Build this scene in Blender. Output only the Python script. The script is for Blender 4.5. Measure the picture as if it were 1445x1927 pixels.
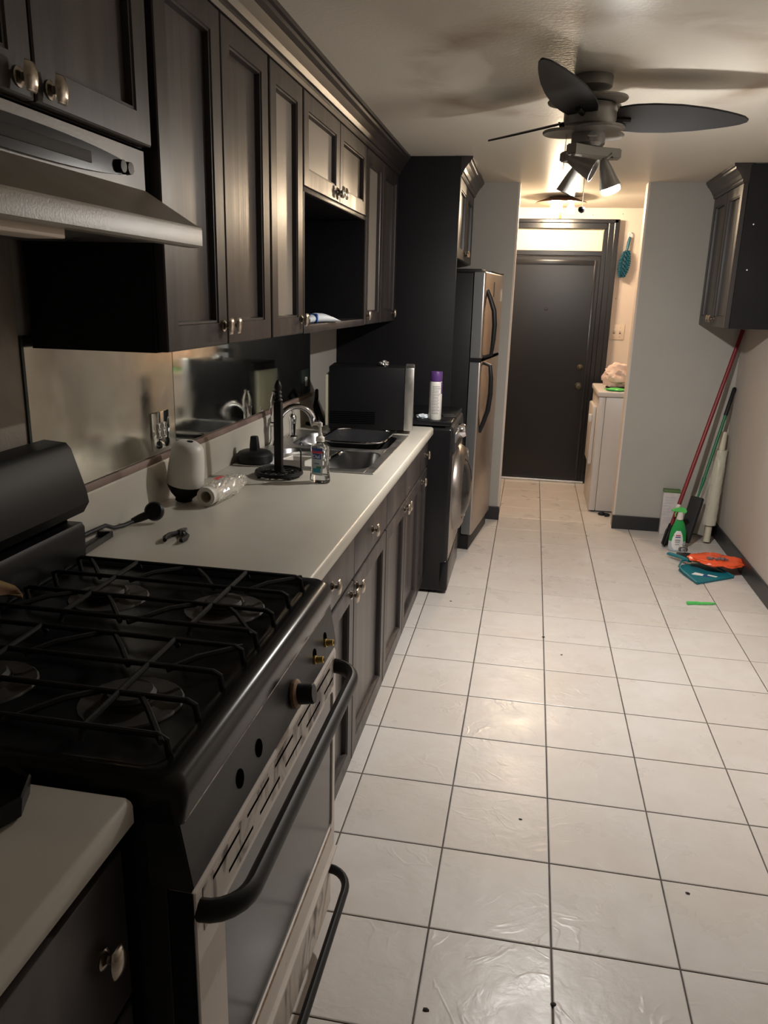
import bpy, bmesh, math, random
from mathutils import Vector, Matrix, noise
R = math.radians
PI = math.pi
random.seed(7)
for o in list(bpy.data.objects): bpy.data.objects.remove(o)
S = bpy.context.scene
COL = S.collection

# ------------------------------------------------------------------ camera
T = 0.31                                   # floor tile pitch
yaw, pit, roll, fpx = -0.178449592, -0.270483744, 0.0262814558, 1461.20534
CAM = Vector((1.48685196*T, -10.3069271*T, 5.05150512*T))
f = Vector((math.sin(yaw)*math.cos(pit), math.cos(yaw)*math.cos(pit), math.sin(pit)))
r = Vector((math.cos(yaw), -math.sin(yaw), 0)); u = r.cross(f)
r2 = math.cos(roll)*r + math.sin(roll)*u; u2 = -math.sin(roll)*r + math.cos(roll)*u
cam = bpy.data.objects.new('camera', bpy.data.cameras.new('camera')); COL.objects.link(cam)
M = Matrix((r2, u2, -f)).transposed().to_4x4(); M.translation = CAM
cam.matrix_world = M
cam.data.sensor_fit = 'HORIZONTAL'; cam.data.sensor_width = 36; cam.data.lens = 36*fpx/1445
cam.data.clip_start = 0.02
S.camera = cam

# ------------------------------------------------------------------ world, exposure
w = bpy.data.worlds.new('world'); S.world = w; w.use_nodes = True
w.node_tree.nodes['Background'].inputs[0].default_value = (0.9, 0.95, 1, 1)
w.node_tree.nodes['Background'].inputs[1].default_value = 0.02
S.view_settings.view_transform = 'Standard'; S.view_settings.look = 'None'
S.view_settings.gamma = 1; S.view_settings.use_curve_mapping = False
S.view_settings.exposure = 0.0
FAN_BULB = 3850.0        # emission of the lens of the one lit fan spot
FAN_SIDE = 1050.0         # emission of the sides of that bulb
HALL_BULB = 540.0       # emission of the hall ceiling lamp bulbs

# ------------------------------------------------------------------ materials
def N(nt, t, **kw):
    n = nt.nodes.new(t)
    for k, v in kw.items(): setattr(n, k, v)
    return n
def mat(name, base, rough=.5, metal=0.0, var=None, bump=None, rvar=None, trans=0, ior=1.45, alpha=1, spec=.5,
        emit=None, stretch=None, coat=0, world=False, wear=None):
    """var=(colour2, scale, lo, hi)   bump=(scale,strength,detail)   wear=(colour, scale, lo, hi)"""
    m = bpy.data.materials.new(name); m.use_nodes = True
    nt = m.node_tree; b = nt.nodes['Principled BSDF']
    I = b.inputs
    I['Base Color'].default_value = (*base, 1); I['Roughness'].default_value = rough; I['Metallic'].default_value = metal
    I['IOR'].default_value = ior; I['Transmission Weight'].default_value = trans; I['Alpha'].default_value = alpha
    I['Specular IOR Level'].default_value = spec; I['Coat Weight'].default_value = coat; I['Coat Roughness'].default_value = .1
    if emit: I['Emission Color'].default_value = (*emit[0], 1); I['Emission Strength'].default_value = emit[1]
    if world:
        vec = N(nt, 'ShaderNodeNewGeometry').outputs['Position']
    else:
        vec = N(nt, 'ShaderNodeTexCoord').outputs['Object']
    if stretch:
        mp = N(nt, 'ShaderNodeMapping'); mp.inputs['Scale'].default_value = stretch
        nt.links.new(vec, mp.inputs[0]); vec = mp.outputs[0]
    def nz(scale, detail=4, dist=0):
        n = N(nt, 'ShaderNodeTexNoise'); n.inputs['Scale'].default_value = scale; n.inputs['Detail'].default_value = detail
        n.inputs['Distortion'].default_value = dist; nt.links.new(vec, n.inputs['Vector']); return n.outputs['Fac']
    def ramp(src, lo, hi):
        q = N(nt, 'ShaderNodeMapRange'); q.inputs['From Min'].default_value = lo; q.inputs['From Max'].default_value = hi
        nt.links.new(src, q.inputs['Value']); return q.outputs['Result']
    def mixc(fac, c1, c2):
        x = N(nt, 'ShaderNodeMix', data_type='RGBA'); nt.links.new(fac, x.inputs['Factor'])
        if isinstance(c1, tuple): x.inputs[6].default_value = (*c1, 1)
        else: nt.links.new(c1, x.inputs[6])
        x.inputs[7].default_value = (*c2, 1); return x.outputs[2]
    col = None
    if var: col = mixc(ramp(nz(var[1], 5, .6), var[2], var[3]), base, var[0])
    if wear:
        col = mixc(ramp(nz(wear[1], 8, 1.2), wear[2], wear[3]), col if col else base, wear[0])
    if col: nt.links.new(col, I['Base Color'])
    if rvar:
        q = ramp(nz(rvar[0], 5, .5), .3, .7)
        q2 = N(nt, 'ShaderNodeMapRange'); q2.inputs['To Min'].default_value = rvar[1]; q2.inputs['To Max'].default_value = rvar[2]
        nt.links.new(q, q2.inputs['Value']); nt.links.new(q2.outputs['Result'], I['Roughness'])
    if bump:
        bn = N(nt, 'ShaderNodeBump'); bn.inputs['Strength'].default_value = bump[1]; bn.inputs['Distance'].default_value = .004
        nt.links.new(nz(bump[0], bump[2] if len(bump) > 2 else 6), bn.inputs['Height']); nt.links.new(bn.outputs[0], I['Normal'])
    return m

MT = {}
MT['wood'] = mat('espresso_wood', (.024, .020, .021), .36, var=((.046, .038, .037), 9, .35, .7), bump=(30, .18, 6), stretch=(1, 1, .06), rvar=(14, .31, .42))
MT['wood_y'] = mat('espresso_moulding', (.022, .018, .019), .32, var=((.04, .033, .032), 9, .35, .7), stretch=(1, .05, 1))
MT['lightpanel'] = mat('pale_insert_panel', (.30, .27, .235), .32, var=((.25, .225, .195), 4, .3, .8), world=True)
MT['wood_panel'] = mat('espresso_wood_panel', (.030, .025, .025), .32, var=((.085, .072, .067), 8, .35, .75), bump=(40, .2, 6), stretch=(1, 1, .035), rvar=(12, .28, .38))
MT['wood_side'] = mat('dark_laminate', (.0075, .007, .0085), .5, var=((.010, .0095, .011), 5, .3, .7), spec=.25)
MT['wall'] = mat('grey_wall_paint', (.40, .385, .352), .6, var=((.36, .345, .315), 2.2, .3, .9), bump=(60, .06), world=True)
MT['wall_r'] = mat('pinkish_wall_paint', (.46, .415, .375), .6, var=((.41, .37, .335), 2.0, .3, .9), bump=(60, .06), world=True)
MT['wall_stove'] = mat('brown_wall_paint', (.38, .335, .285), .6, var=((.27, .225, .185), 5, .35, .75), bump=(120, .3), world=True)
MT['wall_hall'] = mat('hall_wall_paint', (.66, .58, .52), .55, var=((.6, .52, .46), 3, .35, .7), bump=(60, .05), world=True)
MT['cream_panel'] = mat('cream_transom_paint', (.74, .66, .45), .5)
MT['grout'] = mat('dark_grout', (.065, .055, .052), .8, var=((.11, .095, .085), 9, .4, .6), world=True)
MT['base'] = mat('dark_vinyl_baseboard', (.018, .019, .022), .38, var=((.03, .03, .034), 6, .3, .7))
MT['trimblack'] = mat('gloss_black_trim', (.012, .013, .017), .25, bump=(30, .04))
MT['doorblack'] = mat('black_door_paint', (.008, .0075, .008), .30)
MT['counter'] = mat('laminate_counter', (.51, .485, .43), .32, var=((.44, .40, .335), 3, .3, .95), rvar=(6, .28, .40), world=True)
MT['splash_cap'] = mat('worn_wood_strip', (.28, .20, .17), .5, var=((.18, .12, .1), 8, .4, .6))
MT['steel'] = mat('brushed_steel', (.62, .61, .59), .36, 1, rvar=(20, .30, .44), var=((.52, .51, .5), 4, .3, .8))
MT['steel_dark'] = mat('sink_steel_bowl', (.36, .36, .37), .3, 1, rvar=(10, .25, .4))
MT['steel_front'] = mat('fridge_steel', (.47, .42, .385), .34, 1, var=((.41, .365, .335), 3, .3, .8))
MT['steel_grey'] = mat('grey_door_edge', (.34, .35, .36), .35, .8)
MT['ringsteel'] = mat('dark_satin_ring', (.30, .27, .25), .38, 1)
MT['chrome'] = mat('chrome', (.75, .75, .77), .07, 1)
MT['nickel'] = mat('worn_nickel', (.56, .50, .43), .24, 1, var=((.34, .29, .23), 60, .4, .7))
MT['brass'] = mat('brass_stem', (.52, .38, .12), .4, 1)
MT['darkbrass'] = mat('dark_bronze', (.10, .085, .06), .4, 1)
MT['enamel'] = mat('black_enamel', (.008, .008, .009), .24, spec=.38)
MT['console'] = mat('black_console', (.008, .008, .009), .45, spec=.18)
MT['iron'] = mat('cast_iron', (.012, .011, .011), .7, bump=(140, .2), spec=.3)
MT['burner'] = mat('burner_cap', (.026, .024, .023), .6, var=((.045, .038, .034), 20, .4, .7))
MT['blackmat'] = mat('black_plastic', (.010, .010, .011), .45, spec=.3)
MT['blacksoft'] = mat('soft_black', (.015, .015, .016), .7)
MT['panelgrey'] = mat('worn_black_panel', (.022, .022, .025), .42, var=((.045, .042, .042), 9, .5, .8), spec=.35)
MT['cream'] = mat('worn_cream_metal', (.62, .565, .52), .45, var=((.55, .49, .44), 6, .3, .8), wear=((.14, .09, .06), 22, .66, .80))
MT['creamdirty'] = mat('stained_cream_metal', (.55, .49, .43), .5, var=((.44, .38, .33), 8, .35, .7), wear=((.08, .055, .045), 20, .46, .66), stretch=(1, .8, .45))
MT['rust'] = mat('rusty_edge', (.34, .26, .18), .6, var=((.2, .1, .05), 60, .4, .6))
MT['ovenglass'] = mat('oven_glass', (.020, .019, .019), .17, spec=.42)
MT['black'] = mat('void_black', (.002, .002, .002), .95, spec=0)
MT['hood'] = mat('hood_almond', (.34, .315, .275), .36, var=((.26, .22, .17), 5, .35, .8), bump=(200, .08))
MT['glossblack'] = mat('gloss_black_plastic', (.006, .006, .007), .16, spec=.3)
MT['whitepl'] = mat('white_plastic', (.66, .63, .58), .4)
MT['almond'] = mat('almond_plastic', (.66, .56, .46), .4)
MT['whiteapp'] = mat('white_appliance', (.62, .58, .55), .35)
MT['paper'] = mat('white_card', (.62, .57, .56), .6, var=((.55, .5, .5), 20, .4, .6))
MT['purple'] = mat('purple_cap', (.085, .032, .16), .4)
MT['canwhite'] = mat('can_white', (.66, .64, .60), .35)
MT['ink'] = mat('grey_ink', (.16, .15, .16), .6)
MT['red'] = mat('red_pole', (.19, .016, .02), .4)
MT['green'] = mat('green_pole', (.015, .13, .06), .4)
MT['greenbot'] = mat('green_bottle', (.02, .30, .07), .3)
MT['greenlt'] = mat('light_green_plastic', (.10, .55, .13), .38)
MT['teal'] = mat('teal_plastic', (.01, .17, .22), .4)
MT['orange'] = mat('orange_film', (.80, .10, .03), .25, trans=.0, spec=.6)
MT['bluebr'] = mat('blue_bristle', (.008, .095, .15), .45)
MT['bluecore'] = mat('dark_blue_core', (.003, .03, .05), .6)
MT['film'] = mat('clear_film', (.74, .72, .66), .15, trans=.5, alpha=.62)
MT['loosefilm'] = mat('loose_clear_film', (.62, .60, .52), .15, alpha=.38)
MT['filmroll'] = mat('film_roll', (.52, .49, .40), .25, bump=(40, .5, 3), coat=.5)
MT['tubecard'] = mat('cream_tube', (.56, .52, .40), .5)
MT['pinkbag'] = mat('translucent_bag', (.80, .62, .55), .25, alpha=.85)
MT['clear'] = mat('clear_plastic', (.93, .95, .97), .04, trans=1, ior=1.33)
MT['lblue'] = mat('label_blue', (.03, .07, .28), .4)
MT['lred'] = mat('label_red', (.6, .05, .08), .4)
MT['lwhite'] = mat('label_white', (.8, .8, .8), .5)
MT['lteal'] = mat('label_teal', (.03, .28, .38), .4)
MT['lgreen'] = mat('label_green', (.05, .2, .1), .4)
MT['lgrey'] = mat('label_grey', (.45, .50, .54), .4)
MT['tissue'] = mat('pale_blue_film', (.66, .72, .78), .4)
MT['bluecap'] = mat('blue_clip', (.02, .10, .40), .4)
MT['fan'] = mat('fan_pewter', (.30, .29, .27), .38, .6)
MT['fanblade'] = mat('fan_blade', (.020, .020, .021), .5, spec=.35)
MT['mirror'] = mat('old_mirror', (.72, .75, .70), .05, 1, var=((.50, .52, .47), 7, .4, .9), rvar=(5, .03, .12), world=True)
MT['mirrorhaze'] = mat('hazy_mirror', (.78, .76, .68), .14, 1, var=((.55, .53, .47), 7, .4, .9), rvar=(6, .08, .22), world=True)
MT['mirroredge'] = mat('mirror_edge', (.02, .03, .025), .3)
MT['leaf'] = mat('dry_leaf', (.26, .15, .09), .6, var=((.24, .19, .06), 30, .5, .7))
MT['potblk'] = mat('dark_tray', (.025, .025, .027), .25)
MT['rimwood'] = mat('lamp_rim', (.12, .045, .03), .3)
MT['glow'] = mat('lit_bulb_lens', (1, 1, 1), .5, emit=((1.0, .96, .905), FAN_BULB))
MT['glowside'] = mat('lit_bulb_side', (1, 1, 1), .5, emit=((1.0, .955, .895), FAN_SIDE))
MT['hallglow'] = mat('lit_hall_bulb', (1, 1, 1), .5, emit=((1.0, .77, .52), HALL_BULB))
MT['frost'] = mat('lamp_glass', (.95, .88, .75), .15, trans=.9, ior=1.3)
MT['copper'] = mat('hood_lens', (.28, .15, .08), .4)
MT['crumb'] = mat('dark_crumb', (.03, .024, .02), .8)

def tile_material():
    m = bpy.data.materials.new('glazed_floor_tile'); m.use_nodes = True; nt = m.node_tree; b = nt.nodes['Principled BSDF']
    geo = N(nt, 'ShaderNodeNewGeometry'); oi = N(nt, 'ShaderNodeObjectInfo')
    sc = N(nt, 'ShaderNodeVectorMath', operation='SCALE'); sc.inputs[3].default_value = 37
    cmb = N(nt, 'ShaderNodeCombineXYZ')
    for i in range(3): nt.links.new(oi.outputs['Random'], cmb.inputs[i])
    nt.links.new(cmb.outputs[0], sc.inputs[0])
    ad = N(nt, 'ShaderNodeVectorMath', operation='ADD'); nt.links.new(geo.outputs['Position'], ad.inputs[0]); nt.links.new(sc.outputs[0], ad.inputs[1])
    def nz(vec, s, d, dist=0):
        n = N(nt, 'ShaderNodeTexNoise'); n.inputs['Scale'].default_value = s; n.inputs['Detail'].default_value = d; n.inputs['Distortion'].default_value = dist
        nt.links.new(vec, n.inputs['Vector']); return n.outputs['Fac']
    def rmp(s, a, c, t0=0, t1=1):
        q = N(nt, 'ShaderNodeMapRange'); q.inputs[1].default_value = a; q.inputs[2].default_value = c; q.inputs[3].default_value = t0; q.inputs[4].default_value = t1
        nt.links.new(s, q.inputs[0]); return q.outputs[0]
    def mix(fac, a, c):
        x = N(nt, 'ShaderNodeMix', data_type='RGBA'); nt.links.new(fac, x.inputs[0])
        if isinstance(a, tuple): x.inputs[6].default_value = (*a, 1)
        else: nt.links.new(a, x.inputs[6])
        x.inputs[7].default_value = (*c, 1); return x.outputs[2]
    tv = ad.outputs[0]; wv = geo.outputs['Position']
    c = mix(rmp(oi.outputs['Random'], 0, 1), (.58, .545, .522), (.635, .60, .575))
    c = mix(rmp(nz(tv, 9, 6, .8), .35, .9, 0, .6), c, (.52, .475, .44))
    c = mix(rmp(nz(wv, 2.1, 5, .5), .45, .95, 0, .45), c, (.50, .41, .32))       # traffic grime
    c = mix(rmp(nz(wv, 17, 7, 1.0), .70, .95, 0, .4), c, (.32, .26, .20))        # scuffs
    nt.links.new(c, b.inputs['Base Color'])
    nt.links.new(rmp(nz(tv, 7, 4), .3, .7, .25, .40), b.inputs['Roughness']); b.inputs['Specular IOR Level'].default_value = .32
    # slate-like relief: sparse ridges
    ab = N(nt, 'ShaderNodeMath', operation='SUBTRACT'); nt.links.new(nz(tv, 4.2, 3, 1.2), ab.inputs[0]); ab.inputs[1].default_value = .5
    ab2 = N(nt, 'ShaderNodeMath', operation='ABSOLUTE'); nt.links.new(ab.outputs[0], ab2.inputs[0])
    mk = N(nt, 'ShaderNodeMath', operation='MULTIPLY'); nt.links.new(rmp(ab2.outputs[0], 0, .03, 1, 0), mk.inputs[0]); nt.links.new(rmp(nz(tv, 6, 2), .46, .62), mk.inputs[1])
    rg = mk.outputs[0]
    hh = N(nt, 'ShaderNodeMath', operation='MULTIPLY_ADD'); nt.links.new(rg, hh.inputs[0]); hh.inputs[1].default_value = .45
    nt.links.new(nz(tv, 22, 6, .4), hh.inputs[2])
    bp = N(nt, 'ShaderNodeBump'); bp.inputs['Strength'].default_value = .34; bp.inputs['Distance'].default_value = .004
    nt.links.new(hh.outputs[0], bp.inputs['Height']); nt.links.new(bp.outputs[0], b.inputs['Normal'])
    return m
MT['tile'] = tile_material()

def ceiling_material():
    m = bpy.data.materials.new('gloss_ceiling_paint'); m.use_nodes = True; nt = m.node_tree; b = nt.nodes['Principled BSDF']
    geo = N(nt, 'ShaderNodeNewGeometry')
    def nz(s, d, dist=0):
        n = N(nt, 'ShaderNodeTexNoise'); n.inputs['Scale'].default_value = s; n.inputs['Detail'].default_value = d; n.inputs['Distortion'].default_value = dist
        nt.links.new(geo.outputs['Position'], n.inputs['Vector']); return n.outputs['Fac']
    def rmp(s, a, c, t0=0, t1=1):
        q = N(nt, 'ShaderNodeMapRange'); q.inputs[1].default_value = a; q.inputs[2].default_value = c; q.inputs[3].default_value = t0; q.inputs[4].default_value = t1
        nt.links.new(s, q.inputs[0]); return q.outputs[0]
    # ring of dust thrown by the fan blades: distance from the hub
    dv = N(nt, 'ShaderNodeVectorMath', operation='DISTANCE'); dv.inputs[1].default_value = (.603, -.14, 2.315)
    nt.links.new(geo.outputs['Position'], dv.inputs[0])
    d = dv.outputs['Value']
    a1 = N(nt, 'ShaderNodeMath', operation='SUBTRACT'); nt.links.new(d, a1.inputs[0]); a1.inputs[1].default_value = .60
    a2 = N(nt, 'ShaderNodeMath', operation='ABSOLUTE'); nt.links.new(a1.outputs[0], a2.inputs[0])
    ring = rmp(a2.outputs[0], 0, .12, 1, 0)
    mm = N(nt, 'ShaderNodeMath', operation='MULTIPLY'); nt.links.new(ring, mm.inputs[0]); nt.links.new(rmp(nz(5, 7, .6), .35, .75), mm.inputs[1])
    x = N(nt, 'ShaderNodeMix', data_type='RGBA'); nt.links.new(mm.outputs[0], x.inputs[0]); x.inputs[6].default_value = (.64, .60, .525, 1); x.inputs[7].default_value = (.36, .28, .21, 1)
    nt.links.new(x.outputs[2], b.inputs['Base Color']); b.inputs['Roughness'].default_value = .38; b.inputs['Specular IOR Level'].default_value = .10
    bp = N(nt, 'ShaderNodeBump'); bp.inputs['Strength'].default_value = .22; bp.inputs['Distance'].default_value = .004
    nt.links.new(nz(70, 3), bp.inputs['Height']); nt.links.new(bp.outputs[0], b.inputs['Normal'])
    return m
MT['ceil'] = ceiling_material()

# ------------------------------------------------------------------ mesh builder
class MB:
    def __init__(s): s.bm = bmesh.new()
    def _tf(s, vs, mtx):
        if mtx is not None: bmesh.ops.transform(s.bm, matrix=mtx, verts=vs)
    def box(s, x0, x1, y0, y1, z0, z1, bev=0, seg=2, mtx=None):
        g = bmesh.ops.create_cube(s.bm, size=1); vs = g['verts']
        for v in vs: v.co = Vector(((x0+x1)/2+v.co.x*(x1-x0), (y0+y1)/2+v.co.y*(y1-y0), (z0+z1)/2+v.co.z*(z1-z0)))
        if bev:
            es = list({e for v in vs for e in v.link_edges})
            out = bmesh.ops.bevel(s.bm, geom=es, offset=bev, segments=seg, affect='EDGES', profile=.5)
            vs = list({v for f_ in out['faces'] for v in f_.verts} | {v for v in vs if v.is_valid})
        s._tf(vs, mtx); return s
    def prism(s, pts, axis, a, b, bev=0, mtx=None):
        """polygon pts (2D) extruded along axis: 0 -> pts are (y,z), 1 -> (x,z), 2 -> (x,y)"""
        def co(p, t): return {0: (t, p[0], p[1]), 1: (p[0], t, p[1]), 2: (p[0], p[1], t)}[axis]
        A = [s.bm.verts.new(co(p, a)) for p in pts]; B = [s.bm.verts.new(co(p, b)) for p in pts]
        fs = [s.bm.faces.new(A), s.bm.faces.new(B[::-1])]
        n = len(pts)
        for i in range(n): fs.append(s.bm.faces.new((A[i], B[i], B[(i+1) % n], A[(i+1) % n])))
        vs = A+B
        bmesh.ops.recalc_face_normals(s.bm, faces=fs)
        if bev:
            es = list({e for f_ in fs[:2] for e in f_.edges})
            out = bmesh.ops.bevel(s.bm, geom=es, offset=bev, segments=2, affect='EDGES')
            vs = list({v for f_ in out['faces'] for v in f_.verts} | {v for v in vs if v.is_valid})
        s._tf(vs, mtx); return s
    def lathe(s, prof, c=(0, 0, 0), seg=24, mtx=None, sx=1, sy=1, capA=True, capB=True, a0=0, a1=2*PI):
        full = abs(a1-a0-2*PI) < 1e-6; n = seg if full else seg+1
        rings = []
        for (rr, z) in prof:
            if rr < 1e-6: rings.append([s.bm.verts.new((c[0], c[1], c[2]+z))])
            else: rings.append([s.bm.verts.new((c[0]+sx*rr*math.cos(a0+(a1-a0)*i/seg), c[1]+sy*rr*math.sin(a0+(a1-a0)*i/seg), c[2]+z)) for i in range(n)])
        fs = []
        for A, B in zip(rings, rings[1:]):
            m = n if full else n-1
            for i in range(m):
                j = (i+1) % n
                if len(A) == 1 and len(B) == 1: continue
                if len(A) == 1: fs.append(s.bm.faces.new((A[0], B[i], B[j])))
                elif len(B) == 1: fs.append(s.bm.faces.new((A[i], B[0], A[j])))
                else: fs.append(s.bm.faces.new((A[i], B[i], B[j], A[j])))
        if full and capA and len(rings[0]) > 1: fs.append(s.bm.faces.new(rings[0]))
        if full and capB and len(rings[-1]) > 1: fs.append(s.bm.faces.new(rings[-1][::-1]))
        bmesh.ops.recalc_face_normals(s.bm, faces=fs)
        s._tf([v for q in rings for v in q], mtx); return s
    def tube(s, path, rad, seg=10, closed=False, cap=True, flat=None, mtx=None):
        P = [Vector(p) for p in path]; n = len(P)
        rs = rad if isinstance(rad, (list, tuple)) else [rad]*n
        up = None; rings = []
        for i in range(n):
            if closed: d = P[(i+1) % n]-P[i-1]
            else: d = P[min(i+1, n-1)]-P[max(i-1, 0)]
            d.normalize()
            if up is None:
                up = Vector((0, 0, 1)) if abs(d.z) < .9 else Vector((1, 0, 0))
            up = (up-d*up.dot(d)).normalized(); sd = d.cross(up)
            fl = flat if flat else 1
            rings.append([s.bm.verts.new(P[i]+rs[i]*(math.cos(2*PI*k/seg)*sd+fl*math.sin(2*PI*k/seg)*up)) for k in range(seg)])
        fs = []
        pairs = list(zip(rings, rings[1:])) + ([(rings[-1], rings[0])] if closed else [])
        for A, B in pairs:
            for k in range(seg): fs.append(s.bm.faces.new((A[k], B[k], B[(k+1) % seg], A[(k+1) % seg])))
        if cap and not closed: fs += [s.bm.faces.new(rings[0]), s.bm.faces.new(rings[-1][::-1])]
        bmesh.ops.recalc_face_normals(s.bm, faces=fs)
        s._tf([v for q in rings for v in q], mtx); return s
    def cyl(s, c, rad, h, axis=2, seg=20, r2=None):
        m = {2: Matrix(), 0: Matrix.Rotation(PI/2, 4, 'Y'), 1: Matrix.Rotation(-PI/2, 4, 'X')}[axis]
        return s.lathe([(rad, 0), (r2 if r2 is not None else rad, h)], seg=seg, mtx=Matrix.Translation(c) @ m)
    def mesh(s, name, m, smooth=True, ang=35):
        me = bpy.data.meshes.new(name); s.bm.normal_update(); s.bm.to_mesh(me); s.bm.free()
        me.materials.append(MT[m] if isinstance(m, str) else m)
        if smooth:
            me.shade_smooth(); me.set_sharp_from_angle(angle=R(ang))
        return me
    def build(s, name, m, parent=None, smooth=True, ang=35, off=None, label=None):
        """verts are in world coordinates unless the parent is a rotated/local thing; off is subtracted"""
        o = bpy.data.objects.new(name, None if False else s.mesh(name, m, smooth, ang)); COL.objects.link(o)
        if parent is not None:
            o.parent = parent
            if off is None:
                p = parent
                while p.parent is not None: p = p.parent
                off = p.location if not p.get('_local') else (0, 0, 0)
            off = Vector(off)
            if off.length > 0: o.data.transform(Matrix.Translation(-off))
        if label: o['label'] = label
        return o
LOCALS = []
def thing(name, label, cat, loc=(0, 0, 0), rotz=0, group=None, local=False):
    o = bpy.data.objects.new(name, None); COL.objects.link(o); o.location = loc; o.rotation_euler = (0, 0, rotz)
    o.empty_display_size = .05; o['label'] = label; o['category'] = cat
    if group: o['group'] = group
    if local: o['_local'] = 1; LOCALS.append(o)
    return o
def tag(o, label, cat, group=None):
    o['label'] = label; o['category'] = cat
    if group: o['group'] = group
    # move origin to the base of the mesh
    me = o.data; xs = [v.co for v in me.vertices]
    c = Vector(((min(v.x for v in xs)+max(v.x for v in xs))/2, (min(v.y for v in xs)+max(v.y for v in xs))/2, min(v.z for v in xs)))
    me.transform(Matrix.Translation(-c)); o.location = o.location + c
    return o
def struct(name, mb, m, label, smooth=False):
    o = mb.build(name, m, smooth=smooth); o['kind'] = 'structure'; o['label'] = label; return o
def inst(me, name, parent, loc, rot=(0, 0, 0), label=None):
    o = bpy.data.objects.new(name, me); COL.objects.link(o); o.parent = parent; o.location = loc; o.rotation_euler = rot
    if label: o['label'] = label
    return o
def text_mesh(txt, size, m, ext=.0004):
    cu = bpy.data.curves.new('lettering', 'FONT'); cu.body = txt; cu.size = size; cu.align_x = 'CENTER'; cu.align_y = 'CENTER'; cu.extrude = ext
    o = bpy.data.objects.new('lettering', cu); COL.objects.link(o)
    dg = bpy.context.evaluated_depsgraph_get(); me = bpy.data.meshes.new_from_object(o.evaluated_get(dg))
    bpy.data.objects.remove(o); me.materials.clear(); me.materials.append(MT[m]); return me

# ================================================================== THE SETTING
XW, XR, YP, YB, ZC = -.68, 1.82, 2.39, 3.85, 2.315
YN = -4.1
floor = struct('floor', MB().box(XW, XR+.05, YN, YB+.05, -.06, -.0035), 'grout', 'dark grout bed under the white floor tiles')
tile_cache = {}
def tile_mesh(wx, wy):
    k = (round(wx, 3), round(wy, 3))
    if k not in tile_cache:
        b = MB(); hx, hy = wx/2-.0023, wy/2-.0023; c = .0022
        bt = [b.bm.verts.new((x*hx, y*hy, -.02)) for x, y in ((-1, -1), (1, -1), (1, 1), (-1, 1))]
        md = [b.bm.verts.new((x*hx, y*hy, -.0012)) for x, y in ((-1, -1), (1, -1), (1, 1), (-1, 1))]
        tp = [b.bm.verts.new((x*(hx-c), y*(hy-c), 0)) for x, y in ((-1, -1), (1, -1), (1, 1), (-1, 1))]
        b.bm.faces.new(tp)
        for A, B in ((bt, md), (md, tp)):
            for i in range(4): b.bm.faces.new((A[i], A[(i+1) % 4], B[(i+1) % 4], B[i]))
        tile_cache[k] = b.mesh('tile', 'tile', smooth=False)
    return tile_cache[k]
xs = [-.115] + [i*T for i in range(6)] + [XR-.002]
ys = [i*T for i in range(-13, 13)] + [YB-.002]
for i in range(len(xs)-1):
    for j in range(len(ys)-1):
        inst(tile_mesh(xs[i+1]-xs[i], ys[j+1]-ys[j]), 'tile', floor, ((xs[i]+xs[i+1])/2, (ys[j]+ys[j+1])/2, 0))

struct('ceiling', MB().box(XW-.1, XR+.1, YN-.1, YB+.1, ZC, ZC+.1), 'ceil', 'glossy off-white ceiling with a dust ring around the fan')
struct('wall_left', MB().box(XW-.1, XW, YN, YB, 0, ZC), 'wall', 'grey wall behind the long kitchen counter')
struct('wall_stove', MB().box(XW-.001, XW+.004, YN, -1.585, 0, ZC), 'wall_stove', 'dull brown painted wall behind the gas stove')
struct('wall_right', MB().box(XR, XR+.1, YN, YP, 0, ZC), 'wall_r', 'grey wall on the right behind the leaning mops')
struct('wall_near', MB().box(XW-.1, XR+.1, YN-.1, YN, 0, ZC), 'wall', 'grey wall at the near end of the kitchen')
struct('wall_partition_left', MB().box(XW, .31, YP, YP+.11, 0, ZC), 'wall', 'grey partition wall beside the refrigerator')
struct('wall_partition_right', MB().box(1.125, XR+.1, YP, YP+.11, 0, ZC), 'wall', 'grey partition wall right of the hall opening')
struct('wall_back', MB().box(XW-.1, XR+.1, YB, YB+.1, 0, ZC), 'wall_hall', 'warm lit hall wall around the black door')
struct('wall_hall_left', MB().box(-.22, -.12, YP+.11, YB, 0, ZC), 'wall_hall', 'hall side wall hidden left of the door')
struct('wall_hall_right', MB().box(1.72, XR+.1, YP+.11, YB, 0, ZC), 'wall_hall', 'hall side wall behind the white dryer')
# reveal edges of the hall opening: hall lamplight painted as paler strips
struct('lit_edge_1', MB().box(.300, .3125, YP-.002, YP+.112, .1, ZC), 'wall_hall', 'hall lamplight painted as a pale strip on the left opening edge')
struct('lit_edge_2', MB().box(1.1225, 1.135, YP-.002, YP+.112, .1, ZC), 'wall_hall', 'hall lamplight painted as a pale strip on the right opening edge')
struct('baseboard_right', MB().box(XR-.012, XR, YN, YP-.012, 0, .105, .003), 'base', 'dark vinyl baseboard along the right wall')
struct('baseboard_back', MB().box(1.12, XR-.012, YP-.012, YP, 0, .10, .003), 'base', 'dark vinyl baseboard below the partition right of the hall opening')
struct('baseboard_left', MB().box(.10, .315, YP-.012, YP, 0, .10, .003), 'base', 'dark vinyl baseboard beside the refrigerator foot')

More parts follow.
